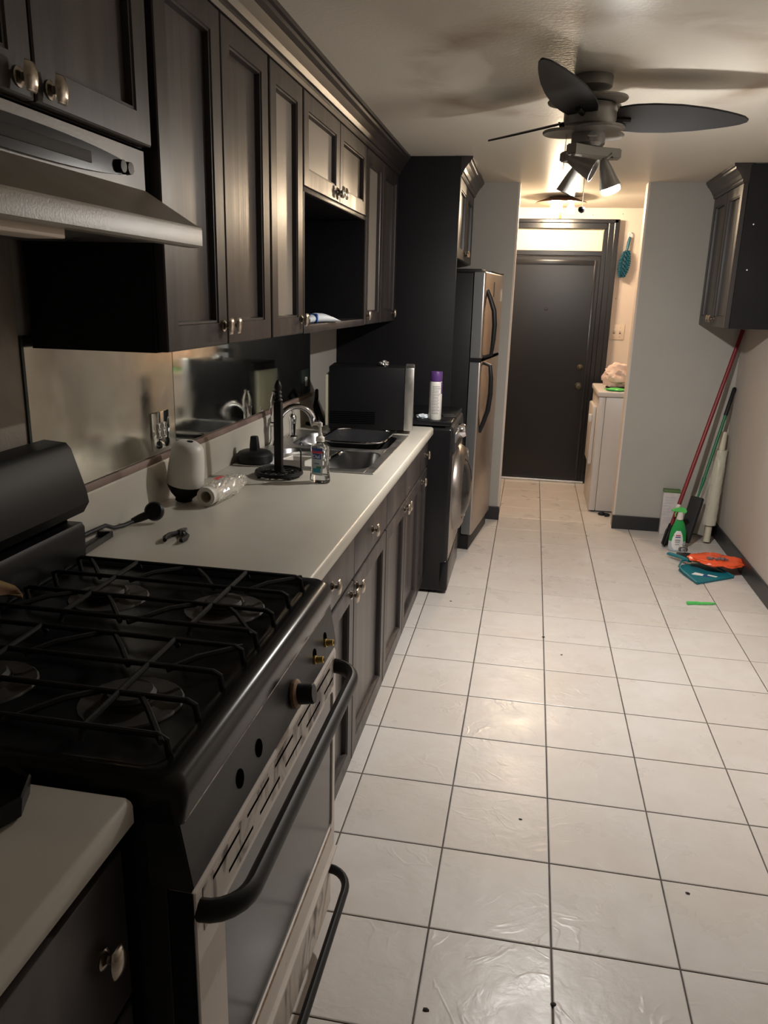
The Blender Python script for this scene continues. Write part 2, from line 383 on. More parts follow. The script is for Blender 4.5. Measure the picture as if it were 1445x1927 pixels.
# door at the end of the hall, transom panel and casing
d = struct('door_1', MB().box(.14, .975, YB-.045, YB-.005, .025, 1.925, .002), 'doorblack', 'black hall door with dark hardware')
MB().box(.14, .93, YB-.052, YB-.044, 1.86, 1.9, .002).box(.925, .95, YB-.052, YB-.044, .03, 1.9, .002).build('door_edge_rail', 'trimblack', d)
MB().lathe([(.030, 0), (.030, .006), (.012, .012), (.012, .03), (.027, .045), (.024, .066), (0, .07)], mtx=Matrix.Translation((.885, YB-.045, .86)) @ Matrix.Rotation(PI/2, 4, 'X')).build('door_knob', 'darkbrass', d)
MB().lathe([(.028, 0), (.026, .012), (.014, .016), (.012, .028), (0, .03)], mtx=Matrix.Translation((.885, YB-.045, 1.02)) @ Matrix.Rotation(PI/2, 4, 'X')).build('deadbolt', 'darkbrass', d)
MB().lathe([(.014, 0), (.012, .006), (0, .008)], mtx=Matrix.Translation((.56, YB-.045, 1.5)) @ Matrix.Rotation(PI/2, 4, 'X')).build('peephole', 'panelgrey', d)
c = struct('trim_3', MB().box(.06, 1.0, YB-.07, YB, 2.145, 2.215, .006).box(.06, 1.09, YB-.08, YB-.01, 2.19, 2.222, .006)
       .box(1.01, 1.092, YB-.07, YB, 0, 2.215, .006).box(1.055, 1.098, YB-.08, YB, 0, 2.222, .006).box(.975, 1.012, YB-.06, YB, 0, 2.15, .004)
       .box(.06, .98, YB-.06, YB, 1.935, 1.975, .004), 'trimblack', 'glossy black moulded door casing')
struct('transom_panel', MB().box(.06, .985, YB-.03, YB-.004, 1.975, 2.146), 'cream_panel', 'cream painted panel above the black door')
struct('threshold', MB().box(.1, 1.0, YB-.09, YB-.002, 0, .022, .004), 'steel', 'pale metal threshold under the black door')

# ================================================================== CABINETS
def knob_mesh():
    b = MB(); ry = Matrix.Rotation(PI/2, 4, 'Y')
    b.lathe([(.0150, 0), (.0150, .002), (.0125, .004), (.0105, .005), (.0065, .007), (.0055, .012), (.0075, .018), (.009, .021)], seg=16, mtx=ry)
    # curved rectangular head, taller than wide
    pr = [(-.0160, 0), (-.0142, .0045), (-.008, .008), (0, .009), (.008, .008), (.0142, .0045), (.0160, 0)]
    A = []
    for k, z in enumerate((-.0215, -.019, -.010, 0, .010, .019, .0215)):
        t = z/.0215; sc = (.72+.28*(1-t*t)) ; dep = .30 if abs(t) > .95 else (1-.45*t*t)
        A.append([b.bm.verts.new((.0195+.0*t+p[1]*dep, p[0]*sc, z)) for p in pr])
    fs = []
    for P, Q in zip(A, A[1:]):
        for i in range(6): fs.append(b.bm.faces.new((P[i], P[i+1], Q[i+1], Q[i])))
        fs.append(b.bm.faces.new((P[6], P[0], Q[0], Q[6])))
    fs.append(b.bm.faces.new(A[0][::-1])); fs.append(b.bm.faces.new(A[-1]))
    bmesh.ops.recalc_face_normals(b.bm, faces=fs)
    return b.mesh('knob', 'nickel', ang=50)
KNOB = knob_mesh()
def add_knob(parent, x, y, z): return inst(KNOB, 'knob', parent, (x, y, z))

def panel_door(root, y0, y1, z0, z1, knob=None, stile=.056, m='wood', mp='wood_panel', x=0):
    """local frame: face at x, facing +x"""
    g = .0030; y0 += g; y1 -= g; z0 += .0018; z1 -= .0018
    b = MB(); bm = b.bm
    def rect(i, xx): return [bm.verts.new((xx, yy, zz)) for yy, zz in ((y0+i, z0+i), (y1-i, z0+i), (y1-i, z1-i), (y0+i, z1-i))]
    L = [rect(0, x-.024), rect(0, x-.003), rect(.003, x), rect(stile, x), rect(stile+.002, x-.0035), rect(stile+.007, x-.004), rect(stile+.010, x-.0185), rect(stile+.010, x-.0225)]
    for A, B in zip(L, L[1:]):
        for i in range(4): bm.faces.new((A[i], A[(i+1) % 4], B[(i+1) % 4], B[i]))
    bm.faces.new(L[0][::-1]); bm.faces.new(L[-1])
    bmesh.ops.recalc_face_normals(bm, faces=bm.faces[:])
    dr = b.build('door', m, root, ang=25)
    i = stile+.0098
    MB().box(x-.0222, x-.0178, y0+i, y1-i, z0+i, z1-i).build('panel', mp, dr, smooth=False)
    if knob: add_knob(dr, x, *knob)
    return dr
def drawer(root, y0, y1, z0, z1, knob=True, ky=None, x=0):
    b = MB().box(x-.024, x, y0+.0016, y1-.0016, z0+.0016, z1-.0016, .003)
    dr = b.build('drawer', 'wood', root)
    if knob: add_knob(dr, x, ky if ky is not None else (y0+y1)/2, (z0+z1)/2)
    return dr
def carcass(root, depth, y0, y1, z0, z1, m='wood_side'):
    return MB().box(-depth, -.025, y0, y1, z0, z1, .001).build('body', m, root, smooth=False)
def crown_profile(sg=1):
    return [(-.035, 0), (.004, 0), (.010, .010), (.010, .020), (.016, .024), (.024, .040), (.040, .062), (.052, .072), (.054, .082), (.062, .086), (.062, .100), (-.035, .100)]
UG = 'dark wall cabinets'
UX = -.33; UB = 1.432; UT = 2.216; UD = .33
def upper(y0, label): return thing('wall_cabinet', label, 'cabinet', (UX, y0, 0), 0, UG, local=True)
# above the hood
c = upper(-2.37, 'short dark wall cabinet above the range hood'); W = .79
carcass(c, UD, 0, W, 1.845, UT)
panel_door(c, .005, .395, 1.845, UT, (.355, 1.872)); panel_door(c, .395, .785, 1.845, UT, (.435, 1.872))
# two-door cabinet next to the hood
c = upper(-1.562, 'tall dark two-door wall cabinet right beside the range hood'); W = .722
carcass(c, UD, 0, W, UB, UT)
panel_door(c, .004, W/2, UB, UT, (W/2-.028, UB+.05)); panel_door(c, W/2, W-.004, UB, UT, (W/2+.028, UB+.05))
# single-door cabinet
c = upper(-.838, 'tall dark one-door wall cabinet left of the open niche'); W = .345
carcass(c, UD, 0, W, UB, UT)
panel_door(c, .004, W-.004, UB, UT, (W-.03, UB+.05), mp='lightpanel')
# niche cabinet
c = upper(-.491, 'dark wall cabinet with open microwave niche under two small doors'); W = 1.02; ZN = 1.905
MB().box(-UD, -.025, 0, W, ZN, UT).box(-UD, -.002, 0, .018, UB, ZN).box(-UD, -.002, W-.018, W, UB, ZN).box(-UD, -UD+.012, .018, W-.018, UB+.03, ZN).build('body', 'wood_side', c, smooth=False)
MB().box(-UD, 0, .0, W, UB, UB+.03, .003).build('bottom_shelf', 'wood', c)
MB().box(-.02, -.001, .0, W, ZN-.004, ZN+.012, .001).build('head_rail', 'wood', c)
panel_door(c, .004, W/2, ZN+.012, UT, (W/2-.028, ZN+.052), mp='lightpanel'); panel_door(c, W/2, W-.004, ZN+.012, UT, (W/2+.028, ZN+.052), mp='lightpanel')
# far two-door cabinet
c = upper(.531, 'dark two-door wall cabinet over the washer beside the tall panel'); W = .846
carcass(c, UD, 0, W, UB, UT)
panel_door(c, .004, .40, UB, UT, (.036, UB+.045), mp='lightpanel'); panel_door(c, .40, W-.004, UB, UT, (W-.10, UB+.045))
# crown along the wall cabinets
struct('trim_4', MB().prism([(UX+p[0], ZC-.1+p[1]) for p in crown_profile()], 1, -2.6, 1.383), 'wood_y', 'dark crown moulding along the wall cabinets', smooth=False)
# tall refrigerator panel
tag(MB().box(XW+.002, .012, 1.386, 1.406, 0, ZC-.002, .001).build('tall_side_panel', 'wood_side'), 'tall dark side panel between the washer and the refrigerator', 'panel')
# cabinet above the fridge
c = thing('wall_cabinet', 'dark cabinet high above the refrigerator', 'cabinet', (.012, 1.408, 0), 0, UG, local=True); W = .972
MB().box(-.6, -.025, 0, W, 1.785, UT).build('body', 'wood_side', c, smooth=False)
panel_door(c, .004, W/2, 1.785, UT, (W/2-.03, 1.83)); panel_door(c, W/2, W-.004, 1.785, UT, (W/2+.03, 1.83))
MB().prism([(p[0], ZC-.101+p[1]) for p in crown_profile()], 1, -.02, W).build('crown', 'wood_y', c, smooth=False)
# right-hand wall cabinet, facing left
c = thing('wall_cabinet', 'dark wall cabinet on the right wall above the red mop handle', 'cabinet', (1.535, 2.385, 0), PI, UG, local=True); W = .745
MB().box(-.283, -.025, 0, W, 1.44, UT).build('body', 'wood_side', c, smooth=False)
panel_door(c, .004, W/2, 1.44, UT, (W/2-.03, 1.487)); panel_door(c, W/2, W-.004, 1.44, UT, (W/2+.03, 1.487))
MB().prism([(p[0], ZC-.101+p[1]) for p in crown_profile()], 1, 0, W).build('crown', 'wood_y', c, smooth=False)
MB().box(-.283, -.025, W, W+.004, 1.44, UT+.09).build('side_skin', 'wood_side', c, smooth=False)
for yy, zz in ((-.075, 2.0), (-.075, 1.76)):
    MB().lathe([(.004, 0), (.004, .003), (0, .004)], seg=10, mtx=Matrix.Translation((yy, W+.004, zz)) @ Matrix.Rotation(-PI/2, 4, 'X')).build('peg_hole_plug', 'lwhite', c)

# base cabinets
BX = -.03; BG = 'dark base cabinets'; CZ = .92
def base(y0, label): return thing('base_cabinet', label, 'cabinet', (BX, y0, 0), 0, BG, local=True)
def base_body(c, W, toe=True): 
    MB().box(-.60, -.025, 0, W, .075, .879).box(-.60, -.024, 0, W, 0, .075).build('body', 'wood_side', c, smooth=False)
DZ0, DZ1, DD0 = .722, .868, .712
c = base(-1.537, 'dark two-drawer base cabinet right beside the stove'); W = 1.126
base_body(c, W)
drawer(c, .004, .570, DZ0, DZ1); drawer(c, .570, W-.002, DZ0, DZ1)
panel_door(c, .004, .570, .07, DD0, (.528, DD0-.035)); panel_door(c, .570, W-.002, .07, DD0, (.612, DD0-.035))
c = base(-.411, 'dark base cabinet with two false drawers under the sink'); W = .945
MB().box(-.60, -.025, 0, W, .075, .095).box(-.60, -.024, 0, W, 0, .075).box(-.60, -.59, 0, W, .095, .879).box(-.59, -.025, 0, .016, .095, .879).box(-.59, -.025, W-.016, W, .095, .879).box(-.045, -.025, .016, W-.016, .095, .879).build('body', 'wood_side', c, smooth=False)
drawer(c, .002, W/2, DZ0, DZ1, False); drawer(c, W/2, W-.002, DZ0, DZ1, False)
panel_door(c, .002, W/2, .07, DD0, (W/2-.03, DD0-.035)); panel_door(c, W/2, W-.002, .07, DD0, (W/2+.03, DD0-.035))
c = base(.534, 'narrow dark base cabinet beside the black washer'); W = .238
base_body(c, W)
drawer(c, .002, W-.002, DZ0, DZ1, True, W/2+.02); panel_door(c, .002, W-.002, .07, DD0, (.036, DD0-.035), stile=.05)
c = base(-3.2, 'dark base cabinet in the near left corner left of the stove'); W = .825
base_body(c, W)
drawer(c, .004, W-.012, .60, .845, True, W-.075); panel_door(c, .004, W-.012, .07, .59, (.05, .5))

# ================================================================== WORKTOPS
def worktop_profile(x0, x1):
    return [(x0, CZ-.04), (x1-.004, CZ-.04), (x1, CZ-.036), (x1, CZ-.010), (x1-.003, CZ-.004), (x1-.010, CZ), (x0, CZ)]
wt = thing('worktop', 'long pale laminate worktop holding the sink', 'worktop', (-.35, -.4, CZ-.04))
SX0, SX1, SY0, SY1 = -.595, -.105, -.385, .44      # sink cut-out
b = MB(); b.prism(worktop_profile(SX1, -.008), 1, -1.54, .785)
b.box(XW+.002, SX1, -1.54, SY0, CZ-.04, CZ); b.box(XW+.002, SX1, SY1, .785, CZ-.04, CZ); b.box(XW+.002, SX0, SY0, SY1, CZ-.04, CZ)
b.build('slab', 'counter', wt, ang=50)
bs = thing('backsplash', 'low pale backsplash with brown cap strip behind the worktop', 'backsplash', (XW+.012, -.4, CZ))
MB().prism([(XW+.002, CZ+.0005), (XW+.026, CZ+.0005), (XW+.022, CZ+.120), (XW+.018, CZ+.127), (XW+.002, CZ+.127)], 1, -1.54, .785).build('upstand', 'counter', bs, ang=30)
MB().box(XW+.002, XW+.017, -1.54, .82, CZ+.127, CZ+.146, .002).build('cap_strip', 'splash_cap', bs)
wn = MB().prism(worktop_profile(XW+.002, -.012), 1, -3.2, -2.378, bev=.006).build('worktop', 'counter', ang=50)
tag(wn, 'short pale laminate worktop at the near left corner', 'worktop')

# mirror panels on the wall
MZ0, MZ1 = CZ+.148, 1.46
for (a, e, m, lab) in ((-1.578, -.822, 'mirrorhaze', 'hazy old mirror panel on the wall beside the stove'), (-.818, .80, 'mirror', 'long dark mirror panel on the wall behind the sink')):
    o = MB().box(XW+.001, XW+.006, a, e, MZ0, MZ1).build('wall_mirror', m, smooth=False); tag(o, lab, 'mirror', 'mirror panels above the counter')
tag(MB().box(XW, XW+.009, -1.588, -1.579, MZ0-.02, MZ1).build('mirror_edge_strip', 'mirroredge', smooth=False), 'thin black strip along the edge of the hazy mirror', 'strip')
# outlets
def outlet(y, z, wy, hz, plate, label, slots=True):
    t = thing('wall_outlet', label, 'outlet', (XW+.006, y, z))
    x = XW+.006
    fr = MB().box(x, x+.005, y-wy/2, y+wy/2, z-hz/2, z+hz/2, .0015); fr.build('cover_plate', plate, t)
    for s_ in (-1, 1):
        yc = y+s_*wy*.14 if slots else y
        rc = MB().box(x+.004, x+.0075, yc-.012, yc+.012, z-.024, z+.024, .006).build('receptacle', 'whitepl', t)
        bb = MB()
        for zz in (z-.011, z+.012):
            bb.box(x+.0070, x+.0082, yc-.007, yc-.0045, zz-.005, zz+.006).box(x+.0070, x+.0082, yc+.0045, yc+.007, zz-.005, zz+.006).cyl((x+.007, yc, zz-.009), .0028, .0013, 0, 10)
        bb.build('slots', 'blacksoft', rc)
        if not slots: break
outlet(-.93, 1.142, .118, .118, 'mirror', 'mirrored double outlet cover with white sockets beside the stove')
outlet(.70, 1.135, .12, .12, 'mirroredge', 'dark outlet cover at the far end of the mirror', False)

# ================================================================== SINK AND TAP
sk = thing('kitchen_sink', 'stainless double-bowl sink set into the pale worktop', 'sink', (-.35, .03, CZ))
def bowl(x0, x1, y0, y1, dep, rim):
    b = MB(); bm = b.bm
    def rr(x0, x1, y0, y1, rad, z, n=6):
        out = []
        for cx, cy, a in ((x1-rad, y1-rad, 0), (x0+rad, y1-rad, 90), (x0+rad, y0+rad, 180), (x1-rad, y0+rad, 270)):
            for k in range(n+1): out.append(bm.verts.new((cx+rad*math.cos(R(a+90*k/n)), cy+rad*math.sin(R(a+90*k/n)), z)))
        return out
    L = [rr(x0, x1, y0, y1, .07, rim), rr(x0+.006, x1-.006, y0+.006, y1-.006, .066, rim-.006), rr(x0+.018, x1-.018, y0+.018, y1-.018, .06, rim-dep+.03), rr(x0+.045, x1-.045, y0+.045, y1-.045, .04, rim-dep)]
    for A, B in zip(L, L[1:]):
        n = len(A)
        for i in range(n): bm.faces.new((A[i], A[(i+1) % n], B[(i+1) % n], B[i]))
    bm.faces.new(L[-1])
    return b
zr = CZ+.006
bowl(-.56, -.125, -.355, .005, .17, zr).build('bowl', 'steel_dark', sk, ang=60)
bowl(-.56, -.125, .055, .415, .17, zr).build('bowl', 'steel_dark', sk, ang=60)
# rim: flat deck pieces around the bowls
b = MB()
for q in ((-.645, -.56, -.40, .46), (-.125, -.088, -.40, .46), (-.56, -.125, -.40, -.352), (-.56, -.125, .003, .057), (-.56, -.125, .412, .46)):
    b.box(q[0]-.0005, q[1]+.0005, q[2], q[3], CZ+.001, zr, .0012, 1)
# corner fillets filling the rounded bowl corners
for (x0, x1, y0, y1) in ((-.56, -.125, -.355, .005), (-.56, -.125, .055, .415)):
    for cx, cy, sx_, sy_ in ((x0, y0, 1, 1), (x1, y0, -1, 1), (x1, y1, -1, -1), (x0, y1, 1, -1)):
        pts = [(cx, cy)] + [(cx+sx_*.07*(1-math.sin(R(t))), cy+sy_*.07*(1-math.cos(R(t)))) for t in range(0, 91, 15)]
        b.prism(pts, 2, CZ+.001, zr)
b.build('rim', 'steel', sk, ang=30)
for yc in (-.175, .235): MB().lathe([(.045, .0), (.043, .003), (.03, .001), (0, -.001)], (-.34, yc, zr-.168), 20).build('strainer', 'chrome', sk)

fa = thing('kitchen_faucet', 'chrome gooseneck faucet with tall lever behind the sink', 'faucet', (-.612, .02, zr))
MB().lathe([(.030, 0), (.030, .006), (.022, .014), (.019, .03), (.019, .085), (.023, .09), (.023, .10), (.018, .105), (.017, .15), (.021, .16), (.020, .195), (.014, .215), (.010, .225), (.012, .235), (0, .24)], (-.612, .02, zr), 24).build('body', 'chrome', fa)
pth = [(-.600, .045, zr+.02)]
for k in range(0, 13):
    a = R(180-k*16); pth.append((-.535+.066*math.cos(a), .05+.014*k/2, zr+.10+.066*math.sin(a)+.0*k))
MB().tube(pth, [.013]*10+[.0145, .016, .016, .014], 14).build('spout', 'chrome', fa)
sp = thing('side_sprayer', 'chrome side sprayer standing on the sink deck', 'sprayer', (-.60, .24, zr))
MB().lathe([(.024, 0), (.024, .005), (.016, .012), (.014, .03), (.015, .06), (.019, .085), (.017, .10), (.008, .11), (.006, .135), (0, .137)], (-.60, .24, zr), 20).build('body', 'chrome', sp)
MB().lathe([(.026, 0), (.026, .004), (.02, .006)], (-.60, .24, zr+.0), 20).build('collar', 'steel', sp)
MB().tube([(-.612, -.16, zr), (-.612, -.16, zr+.02)], [.024, .020], 16).lathe([(.028, 0), (.028, .004)], (-.612, -.16, zr), 20)
b = MB().lathe([(.030, 0), (.030, .004), (.022, .008), (.020, .014), (0, .016)], (-.615, -.19, zr), 20); tag(b.build('sink_hole_cap', 'chrome'), 'round chrome cap covering the near hole of the sink deck', 'cap')

# washing-up left in the sink
dt = thing('dish_tray', 'dark rectangular tray with chrome rim laid over the far sink bowl', 'tray', (-.28, .25, zr))
b = bowl(-.43, -.15, .075, .43, .05, zr+.024); b.build('pan', 'potblk', dt, ang=60)
pts = []
for cx, cy, a in ((-.22, .36, 0), (-.36, .36, 90), (-.36, .145, 180), (-.22, .145, 270)):
    for k in range(6): pts.append((cx+.072*math.cos(R(a+18*k)), cy+.072*math.sin(R(a+18*k)), zr+.022))
MB().tube(pts, .0055, 8, closed=True).build('rim', 'chrome', dt)
pot = thing('steel_pot', 'small ribbed steel pot standing in the near sink bowl', 'pot', (-.43, -.11, .76))
MB().lathe([(.07, 0), (.085, .02), (.088, .07), (.090, .1), (.094, .14), (.100, .15), (.098, .153), (.090, .145), (.084, .09), (.08, .02), (0, .012)], (-.43, -.11, .762), 28, capB=False).build('body', 'steel', pot)
MB().tube([(-.34, -.10, .90), (-.30, -.09, .925), (-.29, -.05, .93), (-.30, -.01, .925), (-.345, -.02, .90)], .006, 8).build('handle', 'chrome', pot)
ct = MB().lathe([(.05, 0), (.062, .03), (.066, .085), (.068, .088), (.063, .086), (.058, .03), (0, .006)], (0, 0, 0), 4, capB=False, mtx=Matrix.Translation((-.42, -.262, .757)) @ Matrix.Rotation(R(40), 4, 'Z') @ Matrix.Diagonal((1.2, .9, 2.05, 1))).build('food_tub', 'whitepl', smooth=False)
tag(ct, 'square white plastic food tub in the near sink bowl', 'tub')
fr = MB().lathe([(0, 0), (.05, .002), (.085, .02), (.105, .05), (.108, .051), (.088, .018), (.05, .005)], (0, 0, 0), 28, mtx=Matrix.Translation((-.498, .22, .872)) @ Matrix.Rotation(R(10), 4, 'Y') @ Matrix.Rotation(R(-10), 4, 'X') @ Matrix.Scale(.55, 4), capB=False).build('steel_bowl', 'steel')
tag(fr, 'small steel bowl in the far sink bowl beside the dark tray', 'bowl')

# ================================================================== COUNTER CLUTTER
# paper towel holder
px, py = -.418, -.52
h = thing('towel_holder', 'black iron paper-towel holder with scrolled round base', 'towel holder', (px, py, CZ))
b = MB()
for rr_, zz in ((.084, .013), (.070, .013)): b.tube([(px+rr_*math.cos(2*PI*k/28), py+rr_*math.sin(2*PI*k/28), CZ+zz) for k in range(28)], .0055, 8, closed=True)
b.tube([(px+.084*math.cos(2*PI*k/28), py+.084*math.sin(2*PI*k/28), CZ+.019) for k in range(28)], .004, 8, closed=True)
for k in range(8):
    a = 2*PI*k/8
    b.tube([(px+(.012+.058*t)*math.cos(a+.9*math.sin(PI*t)*.6), py+(.012+.058*t)*math.sin(a+.9*math.sin(PI*t)*.6), CZ+.014) for t in (0, .2, .4, .6, .8, 1)], .0035, 6)
    b.tube([(px+.052*math.cos(a+.25)+.014*math.cos(2*PI*j/10), py+.052*math.sin(a+.25)+.014*math.sin(2*PI*j/10), CZ+.014) for j in range(10)], .003, 6, closed=True)
for k in range(4): b.cyl((px+.08*math.cos(PI/4+k*PI/2), py+.08*math.sin(PI/4+k*PI/2), CZ), .007, .012, 2, 10)
b.build('base', 'blackmat', h)
MB().box(px-.0135, px+.0135, py-.0135, py+.0135, CZ+.010, CZ+.272, .0015, mtx=None).build('post', 'blackmat', h)
MB().lathe([(.011, 0), (.017, .006), (.011, .014), (.015, .02), (.011, .028), (.014, .034), (.010, .040), (.014, .05), (.013, .06), (.006, .075), (0, .08)], (px, py, CZ+.272), 16).build('finial', 'blackmat', h)
MB().tube([(px+.075, py+.03, CZ+.012), (px+.075, py+.03, CZ+.093), (px+.070, py+.03, CZ+.098)], .0028, 8).build('tear_arm', 'blackmat', h)

# soap bottle
sxp, syp = -.247, -.575
s = thing('soap_bottle', 'clear pump soap bottle with blue and red label', 'soap bottle', (sxp, syp, CZ), 0, local=True)
s.rotation_euler = (0, 0, R(-10))
def oval(prof, sy=.62, seg=28): return MB().lathe(prof, (0, 0, 0), seg, sx=1, sy=sy)
oval([(.030, .0), (.036, .003), (.039, .012), (.037, .03), (.033, .055), (.0325, .08), (.035, .108), (.036, .122), (.032, .134), (.018, .141), (.013, .146), (.013, .152)]).build('bottle', 'clear', s)
oval([(.0285, .004), (.035, .008), (.0355, .02), (.0335, .03), (.0, .031)]).build('soap', 'clear', s)
MB().lathe([(.0155, 0), (.0155, .014), (.012, .018), (.0075, .02), (.0075, .030)], (0, 0, .148), 18).build('collar', 'whitepl', s)
MB().lathe([(.0045, 0), (.0045, .022), (.0085, .024), (.0085, .036), (.004, .039), (0, .039)], (0, 0, .178), 14).tube([(0, 0, .208), (-.012, -.006, .211), (-.024, -.012, .209), (-.028, -.014, .203)], [.006, .0055, .0045, .004], 10).build('pump', 'whitepl', s)
def lab(z0, z1, wd, m, nm, dx=.0, push=.0006, n=9, par=None):
    # a curved patch on the front (-y) of the bottle
    b = MB(); rows = []
    for z in (z0, z1):
        tz = [(.012, .039), (.03, .037), (.055, .033), (.08, .0325), (.108, .035), (.122, .036), (.134, .032)]
        rr_ = tz[0][1]
        for (a, ra), (e, re) in zip(tz, tz[1:]):
            if a <= z <= e: rr_ = ra+(re-ra)*(z-a)/(e-a)
        row = []
        for k in range(n):
            xx = dx+wd*(k/(n-1)-.5); yy = -.62*math.sqrt(max(rr_*rr_-xx*xx, 0))-push
            row.append(b.bm.verts.new((xx, yy, z)))
        rows.append(row)
    for k in range(n-1): b.bm.faces.new((rows[0][k], rows[0][k+1], rows[1][k+1], rows[1][k]))
    return b.build(nm, m, par or s, smooth=False)
lab(.117, .127, .042, 'lblue', 'label_band', -.004); lab(.109, .117, .044, 'lred', 'label_band', -.004)
for z0, z1 in ((.032, .055), (.055, .08), (.08, .109)): lab(z0, z1, .044, 'lgrey', 'label_back', -.004, .0003)
lab(.088, .108, .034, 'lblue', 'brand_patch', -.004, .0008)
me = text_mesh('Dial', .0175, 'lwhite'); inst(me, 'lettering', s, (-.004, -.0235, .0975), (PI/2, 0, 0), 'white brand lettering')
lab(.040, .055, .030, 'lteal', 'leaf_print', -.004, .0008); lab(.055, .063, .018, 'lgreen', 'leaf_print', .004, .0008); lab(.070, .073, .02, 'lblue', 'small_print', -.004, .0008)

# black round lid with stem
lx, ly = -.577, -.335
l = thing('round_black_lid', 'black round plastic lid with upright stem near the sink', 'lid', (lx, ly, CZ+.007))
MB().lathe([(.066, 0), (.070, .004), (.070, .030), (.062, .040), (.050, .045), (.022, .047), (0, .047)], (lx, ly, CZ+.007), 32).build('cover', 'blackmat', l)
MB().lathe([(.0215, 0), (.0205, .02), (.0165, .052), (.014, .055), (0, .055)], (lx, ly, CZ+.053), 8).build('stem', 'blackmat', l)
# white device with dark rounded bottom, leaning
dv = thing('white_gadget', 'white curved plastic gadget with dark rounded bottom on the counter', 'gadget', (-.597, -.945, CZ+.003), 0, local=True)
dv.rotation_euler = (R(0), R(9), R(-20)); dv.scale = (1.12, 1.12, 1.0)
def halfbody(pr, m, nm): return MB().lathe(pr, (0, 0, 0), 30, sx=1, sy=.92).build(nm, m, dv, ang=50)
halfbody([(.022, .006), (.026, .010), (.040, .026), (.050, .046), (.0525, .056)], 'blackmat', 'dark_bottom')
halfbody([(.0525, .056), (.0535, .06), (.0525, .10), (.049, .15), (.046, .170), (.040, .184), (.028, .193), (.012, .197), (0, .198)], 'whitepl', 'white_shell')
MB().lathe([(.009, 0), (.009, .004), (0, .006)], (.006, 0, .194), 14).build('button', 'blackmat', dv)
MB().lathe([(.024, 0), (.024, .008), (.022, .01)], (0, 0, 0), 20).build('foot', 'blackmat', dv)
# wrapped roll
rl = thing('wrapped_roll', 'white roll in crinkled clear plastic wrap beside the white gadget', 'roll', (-.490, -.88, CZ), 0, local=True)
rl.rotation_euler = (0, 0, R(-4))
MB().lathe([(.018, 0), (.030, 0), (.030, .16), (.018, .16)], (0, 0, 0), 28, capA=False, capB=False, mtx=Matrix.Translation((0, -.12, .033)) @ Matrix.Rotation(-PI/2, 4, 'X')).build('paper_roll', 'whitepl', rl)
MB().lathe([(.0178, 0), (.0178, .16)], (0, 0, 0), 20, capA=False, capB=False, mtx=Matrix.Translation((0, -.12, .033)) @ Matrix.Rotation(-PI/2, 4, 'X')).build('core', 'tubecard', rl)
b = MB(); rows = []
for j in range(22):
    t = j/21; yy = -.10+.25*t; row = []
    for k in range(36):
        a = 2*PI*k/36; base_r = .0335 if t < .62 else .0335-.018*(t-.62)/.38
        n_ = noise.noise(Vector((math.cos(a)*3, math.sin(a)*3, yy*38)))*.0065+noise.noise(Vector((math.cos(a)*7, math.sin(a)*7, yy*80)))*.003
        rr_ = max(base_r+abs(n_)*1.2, .0315 if t < .6 else .012); row.append(b.bm.verts.new((rr_*math.cos(a), yy, max(.033+rr_*math.sin(a), .001))))
    rows.append(row)
for A, B in zip(rows, rows[1:]):
    for k in range(36): b.bm.faces.new((A[k], A[(k+1) % 36], B[(k+1) % 36], B[k]))
b.build('plastic_wrap', 'film', rl, smooth=False)
MB().box(-.024, -.004, -.02, .03, .0655, .0665, mtx=None).build('red_label', 'lred', rl)
# pliers
pl = thing('pliers', 'small black-handled pliers lying open on the counter', 'pliers', (-.445, -1.30, CZ), R(8), local=True)
for sg in (-1, 1):
    MB().tube([(sg*.004, .012, .008), (sg*.012, .0, .008), (sg*.024, -.02, .009), (sg*.027, -.045, .009), (sg*.022, -.065, .009)], [.005, .0065, .0075, .0075, .0055], 10).build('handle', 'blackmat', pl)
    MB().tube([(sg*.007, .008, .008), (sg*.006, .025, .008), (sg*.002, .050, .008)], [.008, .007, .003], 8).build('jaw', 'steel_dark', pl)
MB().cyl((0, .012, .002), .008, .014, 2, 14).build('rivet', 'steel_dark', pl)
# power plug and cord
pg = thing('power_plug', 'black power plug on a thick cord beside the stove', 'plug', (-.60, -1.22, CZ))
MB().lathe([(.024, 0), (.027, .003), (.027, .02), (.022, .025), (0, .025)], (0, 0, 0), 24, mtx=Matrix.Translation((-.575, -1.185, CZ+.028)) @ Matrix.Rotation(R(62), 4, 'X') @ Matrix.Rotation(R(15), 4, 'Y')).build('plug_head', 'blackmat', pg)
MB().tube([(-.583, -1.20, CZ+.026), (-.605, -1.225, CZ+.018), (-.618, -1.24, CZ+.013)], [.013, .011, .008], 10).build('strain_relief', 'blackmat', pg)
MB().tube([(-.612, -1.233, CZ+.014), (-.628, -1.27, CZ+.008), (-.636, -1.31, CZ+.012), (-.640, -1.345, CZ+.028), (-.643, -1.42, CZ+.030), (-.645, -1.52, CZ+.030)], .006, 8).build('cord', 'panelgrey', pg)
# black plastic tray behind the stove corner
t_ = thing('black_tray', 'flat black plastic tray wedged behind the stove corner', 'tray', (-.62, -1.44, CZ), R(4), local=True)
MB().box(-.05, .012, -.085, .085, .001, .004).box(-.05, .012, -.085, -.08, .004, .016).box(-.05, .012, .08, .085, .004, .016).box(-.05, -.046, -.085, .085, .004, .016).box(.008, .012, -.085, .085, .004, .016).build('tray', 'potblk', t_, smooth=False)
